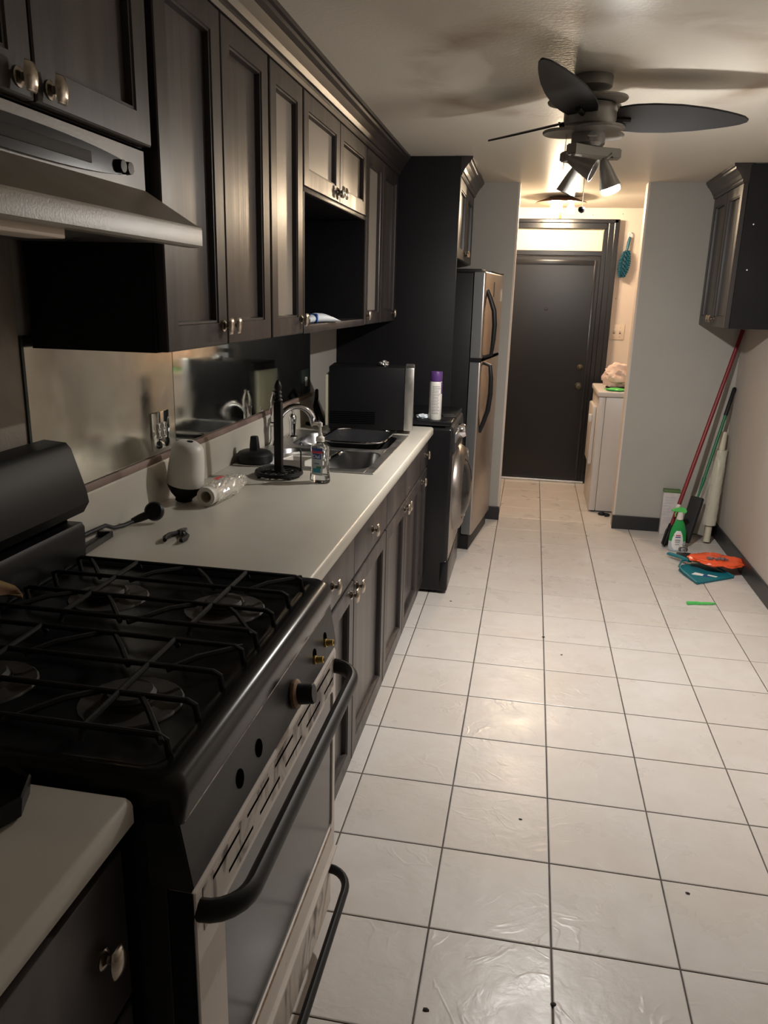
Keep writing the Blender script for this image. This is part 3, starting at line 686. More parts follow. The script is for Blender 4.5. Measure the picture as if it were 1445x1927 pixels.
# microwave
mw = thing('microwave', 'black and silver microwave standing at the end of the counter', 'microwave', (-.125, .52, CZ), R(8), local=True)
MB().box(-.365, .0, 0, .225, .018, .318, .004).build('case', 'console', mw)
b = MB()
for k in range(7): b.box(-.36, -.14, -.0012, .0005, .045+k*.009, .049+k*.009)
b.build('vent_slots', 'black', mw, smooth=False)
MB().box(.0, .045, -.004, .229, .016, .322, .006).build('front', 'steel', mw)
MB().box(.0445, .0465, .02, .15, .05, .30).build('door_glass', 'ovenglass', mw)
MB().box(.0445, .0465, .160, .220, .05, .30).build('keypad', 'blackmat', mw)
MB().box(-.384, -.364, .006, .215, .03, .28, .006).build('rear_grille', 'tubecard', mw)
b = MB()
for xx in (-.35, -.04):
    for yy in (.02, .19): b.cyl((xx, yy, 0), .012, .019, 2, 12)
b.build('feet', 'blackmat', mw)
# crumpled foil on microwave
def crumple(name, c, rx, ry, rz, m, label, cat, amp=.35, fr_=2.4, sub=3, smooth=False, flatz=True, seed=0):
    b = MB(); g = bmesh.ops.create_icosphere(b.bm, subdivisions=sub, radius=1)
    for v in b.bm.verts:
        p = v.co.normalized(); k = 1+amp*(noise.noise(p*fr_+Vector((seed, 3, 1)))+.6*noise.noise(p*fr_*2.7+Vector((seed, 9, 4))))
        v.co = Vector((p.x*k*rx, p.y*k*ry, max(p.z*k, -.75 if flatz else -9)*rz))
    zmin = min(v.co.z for v in b.bm.verts)
    for v in b.bm.verts: v.co += Vector((c[0], c[1], c[2]-zmin))
    return tag(b.build(name, m, smooth=smooth), label, cat)
crumple('foil_ball', (-.245, .60, CZ+.318), .024, .024, .016, 'steel', 'small crumpled foil ball on top of the microwave', 'foil')
# dark cable tangle left of the microwave
ck = MB().tube([(-.64, .62, CZ+.011), (-.61, .60, CZ+.011), (-.60, .66, CZ+.03), (-.62, .70, CZ+.09), (-.60, .66, CZ+.14), (-.61, .70, CZ+.17), (-.625, .74, CZ+.11), (-.58, .66, CZ+.05), (-.55, .62, CZ+.011)], .010, 8).build('looped_cable', 'blackmat')
tag(ck, 'looped black cord behind the microwave', 'cord')
# resealable tube in the niche
tb = thing('squeeze_tube', 'pale blue squeeze tube lying in the open wall niche', 'tube', (-.36, -.2, UB+.031), R(-6), local=True)
b = MB(); rows = []
for j, (yy, wx, hz) in enumerate(((-.10, .010, .010), (-.06, .020, .016), (-.02, .028, .018), (.04, .032, .017), (.10, .036, .012), (.15, .039, .005), (.175, .040, .0015))):
    rows.append([b.bm.verts.new((wx*math.cos(2*PI*k/18), yy, hz+hz*math.sin(2*PI*k/18))) for k in range(18)])
for A, B in zip(rows, rows[1:]):
    for k in range(18): b.bm.faces.new((A[k], A[(k+1) % 18], B[(k+1) % 18], B[k]))
b.bm.faces.new(rows[0]); b.bm.faces.new(rows[-1][::-1]); bmesh.ops.recalc_face_normals(b.bm, faces=b.bm.faces[:])
b.build('body', 'tissue', tb, ang=60)
MB().box(-.024, .024, -.065, -.050, .0, .034, .006).build('clip', 'bluecap', tb)
# dark box on the near worktop
nb = thing('black_dish', 'black dish at the edge of the near worktop', 'dish', (-.188, -2.452, CZ))
MB().lathe([(.056, 0), (.062, .005), (.066, .030), (.064, .034), (.059, .030), (.056, .008), (0, .006)], (-.188, -2.452, CZ), 8, capB=False).build('bowl', 'blackmat', nb, smooth=False)

# ================================================================== STOVE
Y0, Y1 = -2.365, -1.548
YM = (Y0+Y1)/2
st = thing('gas_stove', 'worn black gas stove with cream oven door and missing knobs', 'stove', (-.30, YM, 0))
MB().box(-.645, .018, Y0+.004, Y1-.004, .0, .885, .003).build('body', 'enamel', st)
# cooktop: pan with raised rounded lip
b = MB(); bm = b.bm
def rrect(x0, x1, y0, y1, rad, z, n=5):
    out = []
    for cx, cy, a in ((x1-rad, y1-rad, 0), (x0+rad, y1-rad, 90), (x0+rad, y0+rad, 180), (x1-rad, y0+rad, 270)):
        for k in range(n+1): out.append(bm.verts.new((cx+rad*math.cos(R(a+90*k/n)), cy+rad*math.sin(R(a+90*k/n)), z)))
    return out
L = [rrect(-.645, .046, Y0, Y1, .012, .872), rrect(-.645, .050, Y0, Y1, .020, .905), rrect(-.643, .044, Y0+.004, Y1-.004, .024, .925), rrect(-.64, .030, Y0+.012, Y1-.012, .026, .934),
     rrect(-.585, .005, Y0+.035, Y1-.030, .03, .934), rrect(-.578, -.004, Y0+.042, Y1-.037, .03, .926), rrect(-.56, -.012, Y0+.055, Y1-.05, .03, .922)]
for A, B in zip(L, L[1:]):
    n = len(A)
    for i in range(n): bm.faces.new((A[i], A[(i+1) % n], B[(i+1) % n], B[i]))
bm.faces.new(L[-1]); bm.faces.new(L[0][::-1])
b.build('cooktop', 'enamel', st, ang=50)
# backguard: lower riser and upper console
MB().prism([(-.655, .930), (-.572, .930), (-.566, .940), (-.563, 1.015), (-.570, 1.026), (-.655, 1.026)], 1, Y0+.002, Y1-.012, bev=.006).build('backguard_riser', 'console', st)
MB().prism([(-.650, 1.042), (-.590, 1.040), (-.562, 1.052), (-.546, 1.078), (-.550, 1.105), (-.582, 1.205), (-.594, 1.218), (-.650, 1.222)], 1, Y0+.0, Y1-.006, bev=.012).build('backguard_console', 'console', st)
MB().box(-.645, -.60, Y0+.03, Y1-.03, 1.02, 1.05).build('backguard_vent', 'black', st)
# burners
for (bx_, by_) in ((-.40, YM+.20), (-.135, YM+.20), (-.40, YM-.20), (-.135, YM-.20)):
    q = MB().lathe([(.085, .0), (.082, .003), (.06, .001), (.045, .004), (.045, .012), (.03, .013)], (bx_, by_, .922), 24).build('burner', 'burner', st)
    MB().lathe([(.040, 0), (.042, .004), (.036, .010), (0, .012)], (bx_, by_, .935), 24).build('burner_cap', 'burner', q)
# grates
def grate(ya, yb):
    g = MB(); z = .958; r_ = .0050
    ys_ = [ya, ya+(yb-ya)/3, ya+2*(yb-ya)/3, yb]
    for yy in ys_:
        g.tube([(-.545, yy, .924), (-.550, yy, .955), (-.540, yy, z), (-.02, yy, z), (-.008, yy, z-.006), (-.004, yy, .924)], r_, 8)
    for xx in (-.40, -.135):
        g.tube([(xx, ya-.012, .94), (xx, ya, z), (xx, yb, z), (xx, yb+.012, .94)], r_, 8)
    ym = (ya+yb)/2
    for xx in (-.40, -.135):
        for sx_, sy_ in ((1, 1), (1, -1), (-1, 1), (-1, -1)):
            g.tube([(xx+sx_*.125, ym+sy_*.16, z-.004), (xx+sx_*.07, ym+sy_*.09, z+.002), (xx+sx_*.035, ym+sy_*.045, z-.004)], .0052, 6)
    return g.build('grate', 'iron', st)
grate(YM+.035, Y1-.075); grate(Y0+.075, YM-.035)
# control panel (slanted) with two brass stems, one knob and two empty holes
PA, PB = (.042, .872), (.058, .772)
MB().prism([(-.01, .874), (PA[0], PA[1]), (PB[0], PB[1]), (PB[0]-.004, .764), (-.01, .764)], 1, Y0+.002, Y1-.002, bev=.002).build('control_panel', 'panelgrey', st)
ang = math.atan2(PB[0]-PA[0], PA[1]-PB[1])
def on_panel(y, t): return Vector((PA[0]+(PB[0]-PA[0])*t, y, PA[1]+(PB[1]-PA[1])*t))
RP = Matrix.Rotation(PI/2-ang, 4, 'Y')
def pm(y, t): return Matrix.Translation(on_panel(y, t)) @ RP
for yy in (-1.635, -1.722):
    q = MB().lathe([(.0095, -.002), (.0095, .004), (.0075, .005), (.0075, .020), (.0045, .021), (.0045, .016), (0, .016)], seg=16, mtx=pm(yy, .62)).build('valve_stem', 'brass', st)
for yy in (-1.628, -1.715):
    MB().lathe([(.012, 0), (.012, .0008)], seg=18, mtx=pm(yy, .52)).build('valve_hole', 'black', st)
for yy in (-2.075, -2.165):
    MB().lathe([(.0155, 0), (.0155, .0010)], seg=22, mtx=pm(yy, .58)).build('knob_hole', 'black', st)
kb = MB().lathe([(.027, .001), (.029, .004), (.029, .009), (.023, .012)], seg=28, mtx=pm(-1.875, .62)).build('knob_bezel', 'rust', st)
MB().lathe([(.0225, .0), (.022, .030), (.020, .033), (0, .033)], seg=14, mtx=pm(-1.875, .62) @ Matrix.Translation((0, 0, .010)) @ Matrix.Diagonal((.95, .8, 1, 1))).build('knob_grip', 'blackmat', kb)
MB().tube([on_panel(Y0+.01, -.01)+Vector((.001, 0, 0)), on_panel(Y1-.01, -.01)+Vector((.001, 0, 0))], .0042, 6).build('panel_seam', 'creamdirty', st)
# oven door
DX = .058; DB, DT = .215, .762
dr = MB(); bm = dr.bm
wz0, wz1, wy0, wy1 = .292, .665, Y0+.105, Y1-.030
def rr2(x, y0, y1, z0, z1, rad, n=4):
    out = []
    for cy, cz, a in ((y1-rad, z1-rad, 0), (y0+rad, z1-rad, 90), (y0+rad, z0+rad, 180), (y1-rad, z0+rad, 270)):
        for k in range(n+1): out.append(bm.verts.new((x, cy+rad*math.cos(R(a+90*k/n)), cz+rad*math.sin(R(a+90*k/n)))))
    return out
Ls = [rr2(.020, Y0+.004, Y1-.004, DB, DT, .004), rr2(DX-.004, Y0+.004, Y1-.004, DB, DT, .004), rr2(DX, Y0+.008, Y1-.008, DB+.004, DT-.004, .004), rr2(DX, wy0, wy1, wz0, wz1, .018), rr2(DX-.004, wy0+.001, wy1-.001, wz0+.001, wz1-.001, .018), rr2(DX-.004, wy0+.004, wy1-.004, wz0+.004, wz1-.004, .016)]
for A, B in zip(Ls, Ls[1:]):
    n = len(A)
    for i in range(n): bm.faces.new((A[i], A[(i+1) % n], B[(i+1) % n], B[i]))
bm.faces.new(Ls[0])
bmesh.ops.recalc_face_normals(bm, faces=bm.faces[:])
door = dr.build('oven_door', 'cream', st, ang=30)
MB().box(DX-.010, DX-.0035, wy0, wy1, wz0, wz1).build('window', 'ovenglass', door, smooth=False)
MB().box(DX-.0005, DX+.0012, Y0+.03, Y1-.03, wz1+.012, DT-.012, .0005, 1).build('vent_band', 'creamdirty', door, smooth=False)
b = MB(); n = 5; span = (Y1-Y0-.10)/n
for row, zz in enumerate((.738, .700)):
    for k in range(n):
        a = Y0+.05+span*k+.015+(.06 if row else 0); b.box(DX, DX+.0016, a, min(a+span-.035, Y1-.04), zz-.0028, zz+.0028)
b.build('vent_slots', 'black', door, smooth=False)
def bar_handle(z, ya, yb, x0, xo, rad, par):
    p = [(x0-.004, ya, z)]
    for k in range(0, 7): a = R(90*k/6); p.append((x0+(xo-x0)*math.sin(a), ya+.065*(1-math.cos(a)), z-.004*k/6))
    q = []
    for k in range(0, 7): a = R(90*k/6); q.append((x0+(xo-x0)*math.sin(a), yb-.065*(1-math.cos(a)), z-.004*k/6))
    p += [(xo, ya+.12, z-.004), (xo, (ya+yb)/2, z-.004), (xo, yb-.12, z-.004)] + q[::-1] + [(x0-.004, yb, z)]
    return MB().tube(p, rad, 12, flat=1.25).build('handle', 'blackmat', par)
bar_handle(.722, Y0+.02, Y1-.02, DX, .114, .0145, door)
MB().box(.0205, DX-.0015, Y0+.0015, Y0+.0045, DB, DT).build('side_trim', 'console', door, smooth=False)
MB().box(DX-.001, DX+.0009, wy0+.01, wy1-.01, wz0-.011, wz0-.002, .0004, 1).build('rusted_edge', 'rust', door, smooth=False)
# lower drawer
dw = MB().box(.016, .050, Y0+.006, Y1-.006, .035, .205, .004).build('storage_drawer', 'creamdirty', st)
MB().prism([(.016, .196), (.056, .196), (.066, .205), (.066, .212), (.016, .213)], 1, Y0+.006, Y1-.006).build('drawer_lip', 'cream', dw, smooth=False)
bar_handle(.150, Y0+.02, Y1-.02, .05, .105, .010, dw)
MB().box(-.60, .0, Y0+.02, Y1-.02, .0, .036).build('plinth', 'black', st, smooth=False)
# dried leaf at the back of the cooktop
b = MB(); rows = []
for i in range(7):
    t = i/6; wd = .034*math.sin(PI*min(t*1.05, 1))+.002
    rows.append([b.bm.verts.new((-.585+.10*t, -1.935+wd*sgn+.012*t, .980+.010*math.sin(3*t+1)+.010*abs(sgn)+.004*math.sin(9*t))) for sgn in (-1, -.5, 0, .5, 1)])
for A, B in zip(rows, rows[1:]):
    for k in range(4): b.bm.faces.new((A[k], A[k+1], B[k+1], B[k]))
o = b.build('dry_leaf', 'leaf'); mod = o.modifiers.new('thick', 'SOLIDIFY'); mod.thickness = .001
tag(o, 'curled dry brown leaf lying on the stove grate', 'leaf')

# ================================================================== RANGE HOOD
hd = thing('range_hood', 'almond range hood with black oval control panel over the stove', 'hood', (-.45, YM, 1.62))
HY0, HY1 = -2.37, -1.582
MB().prism([(XW+.006, 1.84), (-.352, 1.84), (-.352, 1.765), (-.245, 1.700), (-.232, 1.694), (-.230, 1.688), (-.230, 1.658), (-.236, 1.654), (-.262, 1.654), (-.262, 1.668), (XW+.006, 1.668)], 1, HY0, HY1).build('canopy', 'hood', hd, ang=25)
pts = []
for k in range(40):
    a = 2*PI*k/40; pts.append((-1.985+.345*math.cos(a)*(1 if math.cos(a) > 0 else .95), 1.795+.026*math.sin(a)*(1-.0*math.cos(a))))
cp = MB().prism(pts, 0, -.354, -.344).build('control_panel', 'glossblack', hd, ang=50)
for yy in (-1.70, -1.672):
    MB().lathe([(.0125, 0), (.0115, .010), (0, .011)], seg=18, mtx=Matrix.Translation((-.344, yy, 1.795)) @ Matrix.Rotation(PI/2, 4, 'Y')).build('dial', 'blackmat', cp)
MB().box(-.3445, -.3425, -2.2, -1.80, 1.785, 1.805, .001).build('badge_strip', 'blacksoft', cp)
MB().box(-.33, -.264, HY0+.02, -2.03, 1.640, 1.656, .002).build('lamp_bracket', 'almond', hd)
MB().box(-.60, -.35, HY0+.06, -2.0, 1.655, 1.669, .003).build('lamp_lens', 'copper', hd)
MB().box(-.60, -.30, -1.98, HY1-.05, 1.660, 1.669).build('filter', 'steel_dark', hd)

# ================================================================== WASHER
wa = thing('washing_machine', 'black front-loading washing machine between counter and refrigerator', 'washer', (-.22, 1.085, 0))
WX = .098
MB().box(-.56, WX-.002, .790, 1.380, .012, .92, .022, 4).build('cabinet', 'enamel', wa)
MB().box(-.56, WX-.012, .790, 1.380, .925, .952, .008).build('top_panel', 'enamel', wa)
MB().box(WX-.03, WX+.002, .815, 1.355, .20, .775, .004, 2).build('front_panel', 'steel_front', wa)
MB().box(WX-.05, WX+.004, .788, 1.382, .012, .196, .018, 3).build('kick_panel', 'enamel', wa)
MB().prism([(WX-.05, .782), (WX+.006, .782), (WX+.010, .80), (WX-.004, .915), (WX-.02, .93), (WX-.05, .93)], 1, .800, 1.370, bev=.006).build('control_panel', 'panelgrey', wa)
MT_ = Matrix.Translation((WX, 1.085, .54)) @ Matrix.Rotation(PI/2, 4, 'Y')
dd = MB().lathe([(.245, -.004), (.245, .012), (.232, .034), (.20, .050), (.178, .046), (.172, .030)], seg=44, mtx=MT_, capA=False, capB=False).build('door_ring', 'ringsteel', wa, ang=50)
MB().lathe([(.174, .032), (.15, .060), (.10, .080), (.05, .088), (0, .09)], seg=40, mtx=MT_).build('door_glass', 'ovenglass', dd, ang=60)
MB().tube([(WX+.04, 1.085+.225*math.cos(R(a)), .54+.225*math.sin(R(a))) for a in range(-60, 61, 12)], .012, 8).build('door_handle', 'chrome', dd)
MB().lathe([(.042, -.002), (.042, .012), (.036, .03), (.032, .038), (0, .040)], seg=26, mtx=Matrix.Translation((WX+.002, 1.085, .86)) @ Matrix.Rotation(R(83), 4, 'Y')).build('dial', 'chrome', wa)
MB().box(WX+.002, WX+.010, .83, 1.00, .835, .885, .003).build('dispenser_drawer', 'steel_grey', wa)
b = MB()
for xx in (-.5, .02):
    for yy in (.83, 1.34): b.cyl((xx, yy, 0), .02, .015, 2, 12)
b.build('feet', 'blackmat', wa)
# things on the washer
cn = thing('spray_can', 'white aerosol can with purple cap on top of the washer', 'spray can', (-.012, .855, .952), R(14), local=True)
MB().lathe([(.031, 0), (.033, .003), (.033, .188), (.031, .196), (.029, .198), (0, .198)], (0, 0, 0), 28).build('can', 'canwhite', cn)
MB().lathe([(.0315, 0), (.0325, .002), (.0318, .046), (.030, .050), (0, .050)], (0, 0, .198), 28).build('cap', 'purple', cn)
def band(rad, a0, a1, z0, z1, m, nm, par):
    b = MB(); n = max(3, int((a1-a0)/8))
    A = [b.bm.verts.new((rad*math.cos(R(a0+(a1-a0)*k/n)), rad*math.sin(R(a0+(a1-a0)*k/n)), z0)) for k in range(n+1)]
    B = [b.bm.verts.new((rad*math.cos(R(a0+(a1-a0)*k/n)), rad*math.sin(R(a0+(a1-a0)*k/n)), z1)) for k in range(n+1)]
    for k in range(n): b.bm.faces.new((A[k], A[k+1], B[k+1], B[k]))
    return b
b = MB()
for k in range(19):
    z = .032+k*.0078; n = 8; a0 = -128; a1 = a0+random.uniform(55, 78)
    A = [b.bm.verts.new((.0334*math.cos(R(a0+(a1-a0)*i/n)), .0334*math.sin(R(a0+(a1-a0)*i/n)), z)) for i in range(n+1)]
    B = [b.bm.verts.new((.0334*math.cos(R(a0+(a1-a0)*i/n)), .0334*math.sin(R(a0+(a1-a0)*i/n)), z+.0026)) for i in range(n+1)]
    for i in range(n): b.bm.faces.new((A[i], A[i+1], B[i+1], B[i]))
b.build('fine_print', 'ink', cn, smooth=False)
band(.0335, -45, -20, .135, .195, 'purple', 'x', cn).build('purple_panel', 'purple', cn)
band(.0335, -45, -43.5, .02, .195, 'ink', 'x', cn).build('label_edge', 'ink', cn)
crumple('tissue', (-.075, .86, .952), .035, .028, .014, 'tissue', 'crumpled pale tissue beside the spray can on the washer', 'tissue', seed=4)
o = MB().box(-.0, .07, -.05, .05, 0, .004, .001, mtx=Matrix.Translation((.012, .99, .9525)) @ Matrix.Rotation(R(12), 4, 'Z')).build('flat_booklet', 'panelgrey'); tag(o, 'dark flat booklet lying on the washer top', 'booklet')

# ================================================================== REFRIGERATOR
fr = thing('refrigerator', 'stainless top-freezer refrigerator with black sides and curved handles', 'refrigerator', (.168, 1.600, 0), R(-6.5), local=True)
FW = .675
MB().box(-.66, -.075, 0.004, FW-.004, .03, 1.715, .004).build('cabinet', 'blackmat', fr)
for (z0, z1, nm) in ((.10, 1.203, 'door'), (1.215, 1.725, 'freezer_door')):
    dr_ = MB().box(-.072, 0, 0, FW, z0, z1, .012, 3).build(nm, 'steel_front', fr)
    MB().box(-.068, -.012, -.0012, .002, z0+.006, z1-.006).build('door_edge', 'steel_grey', dr_, smooth=False)
MB().box(-.06, -.0, .01, FW-.01, 1.203, 1.215).build('door_gap', 'black', fr, smooth=False)
MB().box(-.60, -.02, .012, FW-.012, .0, .10, .003).build('toe_grille', 'blackmat', fr)
def fr_handle(pts, par): return MB().tube(pts, [.010, .013, .015, .015, .013, .010], 10, flat=.8).build('handle', 'blackmat', fr)
yh = .075
MB().tube([(.000, yh, 1.62), (.020, yh, 1.575), (.048, yh, 1.50), (.056, yh, 1.42), (.054, yh, 1.33), (.046, yh, 1.24), (.0, yh, 1.225)], [.012, .014, .015, .015, .014, .012, .010], 10).build('freezer_handle', 'blackmat', fr)
MB().tube([(.0, yh, 1.19), (.044, yh, 1.175), (.054, yh, 1.10), (.056, yh, 1.0), (.046, yh, .90), (.018, yh, .81), (.0, yh, .76)], [.010, .012, .014, .015, .015, .014, .012], 10).build('door_handle', 'blackmat', fr)
MB().box(-.30, -.03, .02, .16, 1.715, 1.738, .004).build('hinge_cover', 'blackmat', fr)
MB().box(-.06, -.0, .25, FW, 1.725, 1.733, .002).build('top_cap', 'blackmat', fr)
MB().box(.0, .0015, .30, .33, 1.58, 1.67).build('badge', 'panelgrey', fr, smooth=False)
MB().box(.0, .0012, FW-.09, FW-.03, 1.555, 1.63).build('sticker', 'canwhite', fr, smooth=False)
MB().box(-.072, -.0, -.004, .0, 1.196, 1.222).build('hinge_plate', 'blackmat', fr)

# ================================================================== HALL: DRYER, BAG, SWITCH, BRUSH
dy = thing('dryer', 'white clothes dryer standing in the hall behind the partition', 'dryer', (1.30, 3.12, 0))
MB().box(1.035, 1.62, 2.81, 3.42, .012, .885, .004).build('cabinet', 'whiteapp', dy)
MB().box(.985, 1.033, 2.808, 3.422, .012, .885, .004).build('front_panel', 'whiteapp', dy)
MB().box(.972, 1.62, 2.800, 3.43, .888, .928, .010, 3).build('top', 'whiteapp', dy)
MB().box(.955, .985, 2.93, 3.30, .35, .80, .010).build('door', 'whiteapp', dy)
MB().box(.930, .956, 2.925, 2.965, .68, .74, .008).build('door_handle', 'whitepl', dy)
b = MB()
for xx in (1.02, 1.58):
    for yy in (2.84, 3.38): b.cyl((xx, yy, 0), .018, .014, 2, 10)
b.build('feet', 'blackmat', dy)
crumple('plastic_bag', (1.13, 3.06, .945), .115, .10, .10, 'pinkbag', 'crumpled pinkish translucent plastic bag on the white dryer', 'bag', amp=.26, fr_=1.8, sub=4, seed=2, smooth=True)
o = MB().box(-.13, .13, -.10, .10, 0, .012, .002, mtx=Matrix.Translation((1.20, 3.05, .9285)) @ Matrix.Rotation(R(14), 4, 'Z')).build('dark_folder', 'blacksoft'); tag(o, 'dark flat folder under the plastic bag on the dryer', 'folder')
crumple('green_packet', (1.105, 2.885, .929), .075, .055, .012, 'greenlt', 'green and white packet at the front edge of the dryer', 'packet', amp=.35, sub=3, seed=8)
sw = thing('light_switch', 'almond double light switch plate on the hall wall', 'light switch', (1.165, YB-.003, 1.325))
MB().box(1.105, 1.228, YB-.007, YB-.001, 1.262, 1.388, .003).build('plate', 'almond', sw)
for xx in (1.142, 1.191):
    MB().box(xx-.006, xx+.006, YB-.009, YB-.006, 1.31, 1.335, .001).build('slot', 'ink', sw)
    MB().box(xx-.004, xx+.004, YB-.020, YB-.008, 1.322, 1.332, .0015, mtx=None).build('toggle', 'almond', sw)
    for zz in (1.285, 1.362): MB().lathe([(.003, 0), (.002, .0015), (0, .002)], seg=8, mtx=Matrix.Translation((xx, YB-.007, zz)) @ Matrix.Rotation(PI/2, 4, 'X')).build('screw', 'nickel', sw)
# hanging duster brush
br = thing('duster_brush', 'blue noodle-bristle duster hanging on the hall wall', 'brush', (1.185, YB-.05, 1.79))
MB().tube([(1.192, YB-.03, 2.09), (1.184, YB-.035, 2.05), (1.178, YB-.04, 2.0), (1.175, YB-.045, 1.975)], [.010, .013, .012, .010], 10).build('handle', 'bluebr', br)
MB().tube([(1.188+.012*math.cos(R(a)), YB-.03, 2.105+.022*math.sin(R(a))) for a in range(0, 360, 30)], .003, 6, closed=True).build('hang_loop', 'lwhite', br)
ax0, ax1 = Vector((1.175, YB-.048, 1.985)), Vector((1.152, YB-.055, 1.775))
MB().tube([ax0, (ax0+ax1)/2, ax1], [.012, .026, .012], 10).build('core', 'bluecore', br)
b = MB()
for k in range(130):
    t = (k+.5)/130; a = k*2.399; prof = .020+.034*math.sin(PI*min(1, .12+t*.80))
    p = ax0.lerp(ax1, t); dr3 = Vector((math.cos(a), math.sin(a), -.30)).normalized()
    q = p+dr3*prof
    if q.y > YB-.004: q.y = YB-.004
    b.tube([p+dr3*.012, p.lerp(q, .7), q], [.0042, .0050, .0028], 5)
b.build('bristles', 'bluebr', br)
MB().box(1.200, 1.222, YB-.006, YB-.003, 2.075, 2.12, mtx=None).build('price_tag', 'paper', br, smooth=False)
MB().cyl((1.19, YB-.03, 2.128), .003, .029, 1, 8).build('nail', 'nickel', br)
for i, (xx, zz) in enumerate(((1.13, 1.60), (.88, 2.26), (1.12, 2.27))):
    o = MB().lathe([(.004, 0), (.003, .003), (0, .004)], seg=8, mtx=Matrix.Translation((xx, YB, zz)) @ Matrix.Rotation(PI/2, 4, 'X')).build('wall_nail', 'ink')
    tag(o, ('tiny nail in the hall wall above the switch plate', 'tiny nail in the hall wall above the door casing', 'tiny nail in the hall wall high above the duster')[i], 'nail', 'nails in the hall wall')

# ================================================================== HALL LAMP
hl = thing('hall_lamp', 'lit flush ceiling lamp with brown dish in the hall', 'ceiling lamp', (.60, 3.15, ZC-.1))
MB().lathe([(.04, .10), (.09, .097), (.185, .062), (.190, .056), (.182, .055), (.09, .080), (.05, .082)], (.60, 3.15, ZC-.1), 40).build('dish', 'rimwood', hl, ang=50)
MB().lathe([(.012, .085), (.012, .0), (.016, -.01), (.006, -.05), (0, -.055)], (.60, 3.15, ZC-.1), 14).build('finial', 'brass', hl)
for k in range(3):
    a = R(90+120*k+20); bx_, by_ = .60+.075*math.cos(a), 3.15+.075*math.sin(a)
    q = MB().lathe([(.016, .08), (.016, .055)], (bx_, by_, ZC-.1), 14).build('socket', 'whitepl', hl)
    MB().lathe([(.013, .056), (.026, .03), (.030, .012), (.024, -.008), (.010, -.017), (0, -.018)], (bx_, by_, ZC-.1), 18).build('bulb', 'hallglow', q)

# ================================================================== CEILING FAN
FX, FY = .603, -.14
fn = thing('ceiling_fan', 'dark three-blade ceiling fan with three cone spotlights, one lit', 'ceiling fan', (FX, FY, ZC))
MB().lathe([(.066, 0), (.068, -.006), (.066, -.034), (.058, -.042), (.030, -.050)], (FX, FY, ZC), 32).build('canopy', 'fan', fn)
MB().lathe([(.022, -.048), (.022, -.085)], (FX, FY, ZC), 16).build('neck', 'fan', fn)
def tri_plate(rad, z, thk, rot, sag=0):
    pts = []
    for k in range(3):
        for da in range(-60, 60, 6):
            a = R(rot+120*k+da); t = abs(da)/60
            rr_ = rad*(1-.52*(1-math.cos(R(min(90, abs(da)*1.35)))))
            pts.append((FX+rr_*math.cos(a), FY+rr_*math.sin(a)))
    return MB().prism(pts, 2, z-thk, z, bev=thk*.3)
tri_plate(.150, ZC-.078, .010, 65).build('upper_plate', 'fan', fn)
MB().lathe([(.040, -.082), (.086, -.092), (.090, -.104), (.090, -.140), (.084, -.156), (.050, -.164)], (FX, FY, ZC), 36).build('motor_housing', 'fan', fn)
tri_plate(.160, ZC-.172, .010, 175).build('lower_plate', 'fan', fn)
def blade(ang_, p=17, length=.46, rise=0, wk=1):
    b = MB(); n = 25; top = []; bot = []
    prof = []
    for k in range(n+1):
        u_ = k/n; L_ = .085+length*u_
        tab = [(0, .066), (.1, .083), (.25, .091), (.45, .088), (.65, .072), (.8, .052), (.9, .036), (.96, .023), (1.0, .006)]
        hw = .01
        for (ua, ha), (ub_, hb) in zip(tab, tab[1:]):
            if ua <= u_ <= ub_+1e-9: hw = ha+(hb-ha)*(u_-ua)/(ub_-ua); break
        hw *= wk
        prof.append((L_, hw))
    p = R(p)
    def pt(L_, c_, dz): 
        y_ = c_*math.cos(p); z_ = -c_*math.sin(p)+dz+rise*max(0, L_-.085)/length
        return Vector((L_, y_, z_))
    m_ = Matrix.Translation((FX, FY, ZC-.128)) @ Matrix.Rotation(R(ang_), 4, 'Z')
    rows = []
    for (L_, hw) in prof:
        rows.append([b.bm.verts.new(m_ @ pt(L_, c_, dz)) for c_, dz in ((-hw, .003), (0, .004), (hw, .003), (hw, -.003), (0, -.002), (-hw, -.003))])
    for A, B in zip(rows, rows[1:]):
        for k in range(6): b.bm.faces.new((A[k], A[(k+1) % 6], B[(k+1) % 6], B[k]))
    b.bm.faces.new(rows[0][::-1]); b.bm.faces.new(rows[-1])
    bmesh.ops.recalc_face_normals(b.bm, faces=b.bm.faces[:])
    q = b.build('blade', 'fanblade', fn, ang=40)
    k_ = MB()
    for c_ in (-.03, 0, .03):
        k_.lathe([(.005, 0), (.004, .004), (0, .005)], seg=8, mtx=m_ @ Matrix.Translation(pt(.12, c_, .003)))
    k_.tube([m_ @ pt(.07, 0, -.006), m_ @ pt(.14, 0, -.007)], .010, 8); k_.build('blade_bracket', 'fanblade', q)
blade(9); blade(133); blade(250, -3, .42, .06, .78)
MB().lathe([(.058, -.176), (.058, -.215), (.050, -.226), (.02, -.230)], (FX, FY, ZC), 30).build('switch_housing', 'fan', fn)
MB().lathe([(.016, 0), (.016, .004), (.010, .006), (0, .006)], seg=16, mtx=Matrix.Translation((FX+.01, FY-.056, ZC-.198)) @ Matrix.Rotation(PI/2, 4, 'X')).build('reverse_switch', 'chrome', fn)
